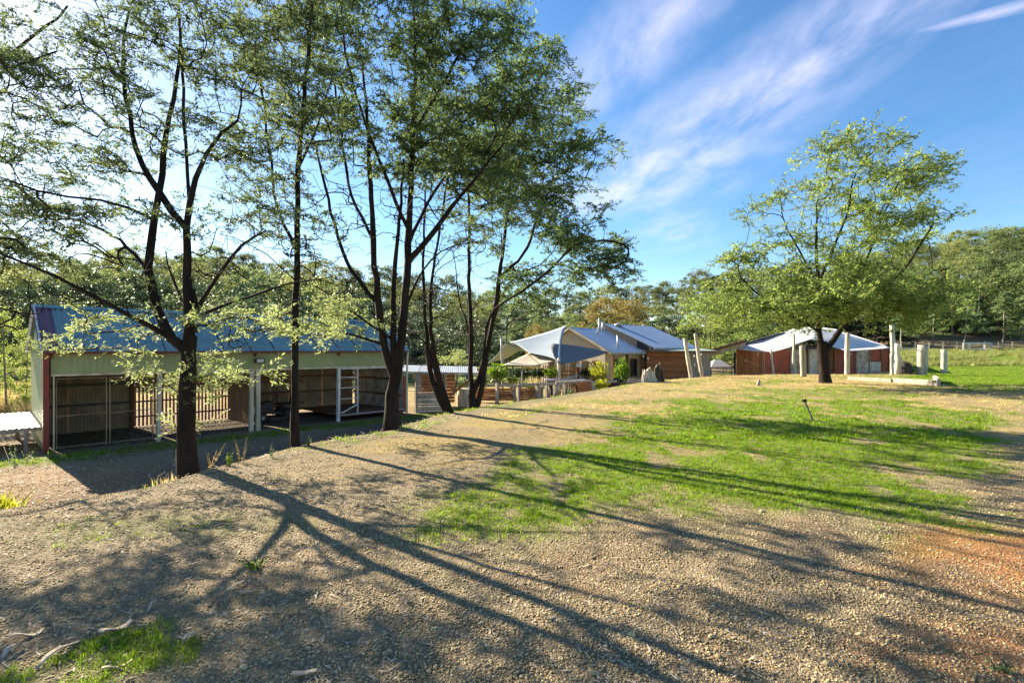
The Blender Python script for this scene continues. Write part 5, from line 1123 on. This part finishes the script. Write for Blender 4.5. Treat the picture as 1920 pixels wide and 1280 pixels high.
weed('thin lime green weed beside the small one at the shadow edge', 185, 925, 8.1, .20, 7, 'leaf_lime', 3, .04)
weed('leafy weed at the foot of the red corner post', 97, 850, 12.9, .36, 8, 'leaf_shrub', 6, .07)
weed('tall nodding weed near the pale deck', 28, 858, 12.4, .6, 9, 'leaf_pine', 4, .08, .25)
weed('second nodding weed nearer the red post', 50, 856, 12.6, .5, 10, 'leaf_pine', 3, .08, .25)
weed('dry yellow weed standing on the gravel left of the green lawn', 781, 1020, 4.25, .13, 11, 'leaf_gold', 3, .02)
weed('grey green weed on the near corner of the lawn', 825, 1000, 4.5, .14, 12, 'leaf_pine', 4, .022)
weed('small green weed in the gravel at the bottom of the lawn', 935, 1010, 4.35, .08, 13, 'leaf_gold', 4, .02)
weed('clump of flat green clover in the gravel', 478, 1062, 3.8, .06, 14, 'leaf_shrub', 16, .035, 1.4)
weed('tiny pale weed in the orange soil corner', 1870, 1255, 2.55, .06, 15, 'leaf_pine', 9, .03, .8)
blades('clump of broad green strap leaves at the edge of the gravel', 5, 930, 6.1, .42, 60, M['leaf_lime'], 'strap_leaf_plant', .10, .9, .028, 4)
blades('pale tuft of bright grass at the lip of the bank by the forked trunk', 292, 900, 6.9, .16, 60, M['grass_blade'], 'grass_tuft', .12, 1.1, .008, 5)
blades('light tuft of dry grass on the lip of the bank beside the trunk foot', 318, 905, 6.6, .12, 50, M['straw_blade'], 'grass_tuft', .10, 1.2, .007, 6)
for k, px in enumerate(range(600, 1180, 26)):
    yc = {600:830}.get(px, np.interp(px, [600,740,860,960,1100,1200],[830,810,770,755,735,715])); Y_ = G(px, yc)[1]; 
    if random.random() < .75: blades('thin tuft of grass along the lip of the bank', px+random.uniform(-8,8), 0, Y_+random.uniform(-.2,.3), random.uniform(.06,.14), 26, M['grass_blade'] if k % 3 else M['straw_blade'], 'grass_tuft', .12, 1.0, .010, 30+k)['group'] = 'grass tufts along the lip of the bank'
# bark strips and fallen leaves
def strip(label, px0, py0, px1, py1, w_, m, name='bark_strip', cat='bark', curl=.02):
    a = g3(px0, py0, .012); b = g3(px1, py1, .015); d = b-a; L_ = np.linalg.norm(d); d /= L_; s = np.cross(d, UP); mb = MB(); n = 7; vs = []; fs_ = []
    for i in range(n+1):
        t = i/n; ww = w_*(.35+.65*math.sin(math.pi*(.12+.76*t)))*random.uniform(.85, 1.15); c_ = a+d*L_*t+UP*(curl*math.sin(t*5+px0))+s*.015*math.sin(t*4+py0)
        vs += [c_-s*ww/2+UP*ww*.25, c_-UP*0, c_+s*ww/2+UP*ww*.25, c_+s*ww/2+UP*(ww*.25+.004), c_+UP*.004, c_-s*ww/2+UP*(ww*.25+.004)]
    for i in range(n):
        for k in range(6): fs_.append((i*6+k, i*6+(k+1) % 6, (i+1)*6+(k+1) % 6, (i+1)*6+k))
    fs_ += [(5,4,3,2,1,0), tuple(n*6+k for k in range(6))]; mb.add(vs, fs_); return mb.solo(name, m, label, cat, None, True, a)
BS = M['bark_strip']
strip('broad pale slab of bark at the top of the mossy patch', 190, 1198, 245, 1168, .05, BS)
strip('long pale strip of bark lying across the mossy patch', 75, 1255, 145, 1200, .03, BS)
strip('dark edged curl of bark beside the mossy patch', 20, 1205, 82, 1180, .035, BS)
strip('short curved strip of bark on the green moss', 190, 1265, 248, 1246, .016, BS)
strip('small bent piece of bark above the gravel', 345, 1205, 375, 1190, .025, BS)
strip('thin straight stick beside the clover clump', 478, 1132, 504, 1114, .012, M['timber_grey'], 'stick', 'stick', 0)
strip('pale short stick just above the clover shadow', 450, 1112, 478, 1111, .012, BS, 'stick', 'stick', 0)
strip('flat pale leaf at the very bottom on the gravel', 548, 1270, 592, 1272, .035, BS, 'fallen_leaf', 'leaf', .004)
strip('pale fallen leaf by the stick', 425, 1110, 455, 1092, .018, BS, 'fallen_leaf', 'leaf', .006)
strip('dark edged bark piece at the corner of the picture', 5, 1235, 40, 1215, .03, BS)
strip('tan bark scrap on the gravel between shadows', 268, 1145, 300, 1132, .022, BS)
x, y = sample(9000, 1.9, 10, 1.1, 1.2); k = (fbm(x*1.2, y*1.2, 71, 3) > .40+.17*smooth(-.6, .5, x/y)) & (edge_dist(x, y) < .5); x, y = x[k], y[k]; rng = np.random.default_rng(5); n = len(x)
P_ = np.stack([x, y, H(x, y)+.006], 1); D_ = np.stack([np.cos(rng.random(n)*6.28), np.sin(rng.random(n)*6.28), rng.normal(0, .12, n)], 1); VV = leaf_quads(P_, D_, .02+.05*rng.random(n)**1.5, .2, rng, .85)
yy2 = 7.5+10*rng.random(5000); pp2 = -60+960*rng.random(5000); xx2 = (pp2-960)/FP*yy2; k = (edge_dist(xx2, yy2) > -.5) & (fbm(xx2*.8, yy2*.8, 81, 3) > .40); xx2, yy2 = xx2[k], yy2[k]; n2_ = len(xx2)
an = rng.random(n2_)*6.28; V2 = leaf_quads(np.stack([xx2, yy2, H(xx2, yy2)+.012], 1), np.stack([np.cos(an), np.sin(an), rng.normal(0, .15, n2_)], 1), .06+.12*rng.random(n2_)**2, .2, rng, .85); VV = np.concatenate([VV, V2])
tag(link('leaf_litter', mesh_np('leaf_litter', VV, np.arange(len(VV)).reshape(-1,4), M['bark_strip'])), 'scattered dry gum leaves and bark scraps on the gravel', None, None, 'stuff')

# thin dead twigs on the ground
x, y = sample(900, 1.9, 9, 1.1, 1.2); k = edge_dist(x, y) < .3; x, y = x[k], y[k]; n = len(x); an = rng.random(n)*6.28; ln = .04+.16*rng.random(n)**2
P_ = np.stack([x, y, H(x, y)+.008], 1); D_ = np.stack([np.cos(an), np.sin(an), rng.normal(0, .05, n)], 1); D_ /= np.linalg.norm(D_, axis=1, keepdims=True); S_ = np.cross(D_, [0,0,1.]); r_ = .0022
ring = [P_+S_*r_, P_+UP*r_*1.6, P_-S_*r_]; E_ = P_+D_*ln[:, None]; ring2 = [E_+S_*r_*.5, E_+UP*r_, E_-S_*r_*.5]
VV = np.stack(ring+ring2, 1).reshape(-1, 3); b0 = np.arange(n)[:, None, None]*6; FF = (b0+np.array([[0,1,4,3],[1,2,5,4],[2,0,3,5]])[None]).reshape(-1, 4)
tag(link('dead_twigs', mesh_np('dead_twigs', VV, FF, M['timber_grey'])), 'thin dead twigs lying about on the gravel', None, None, 'stuff')
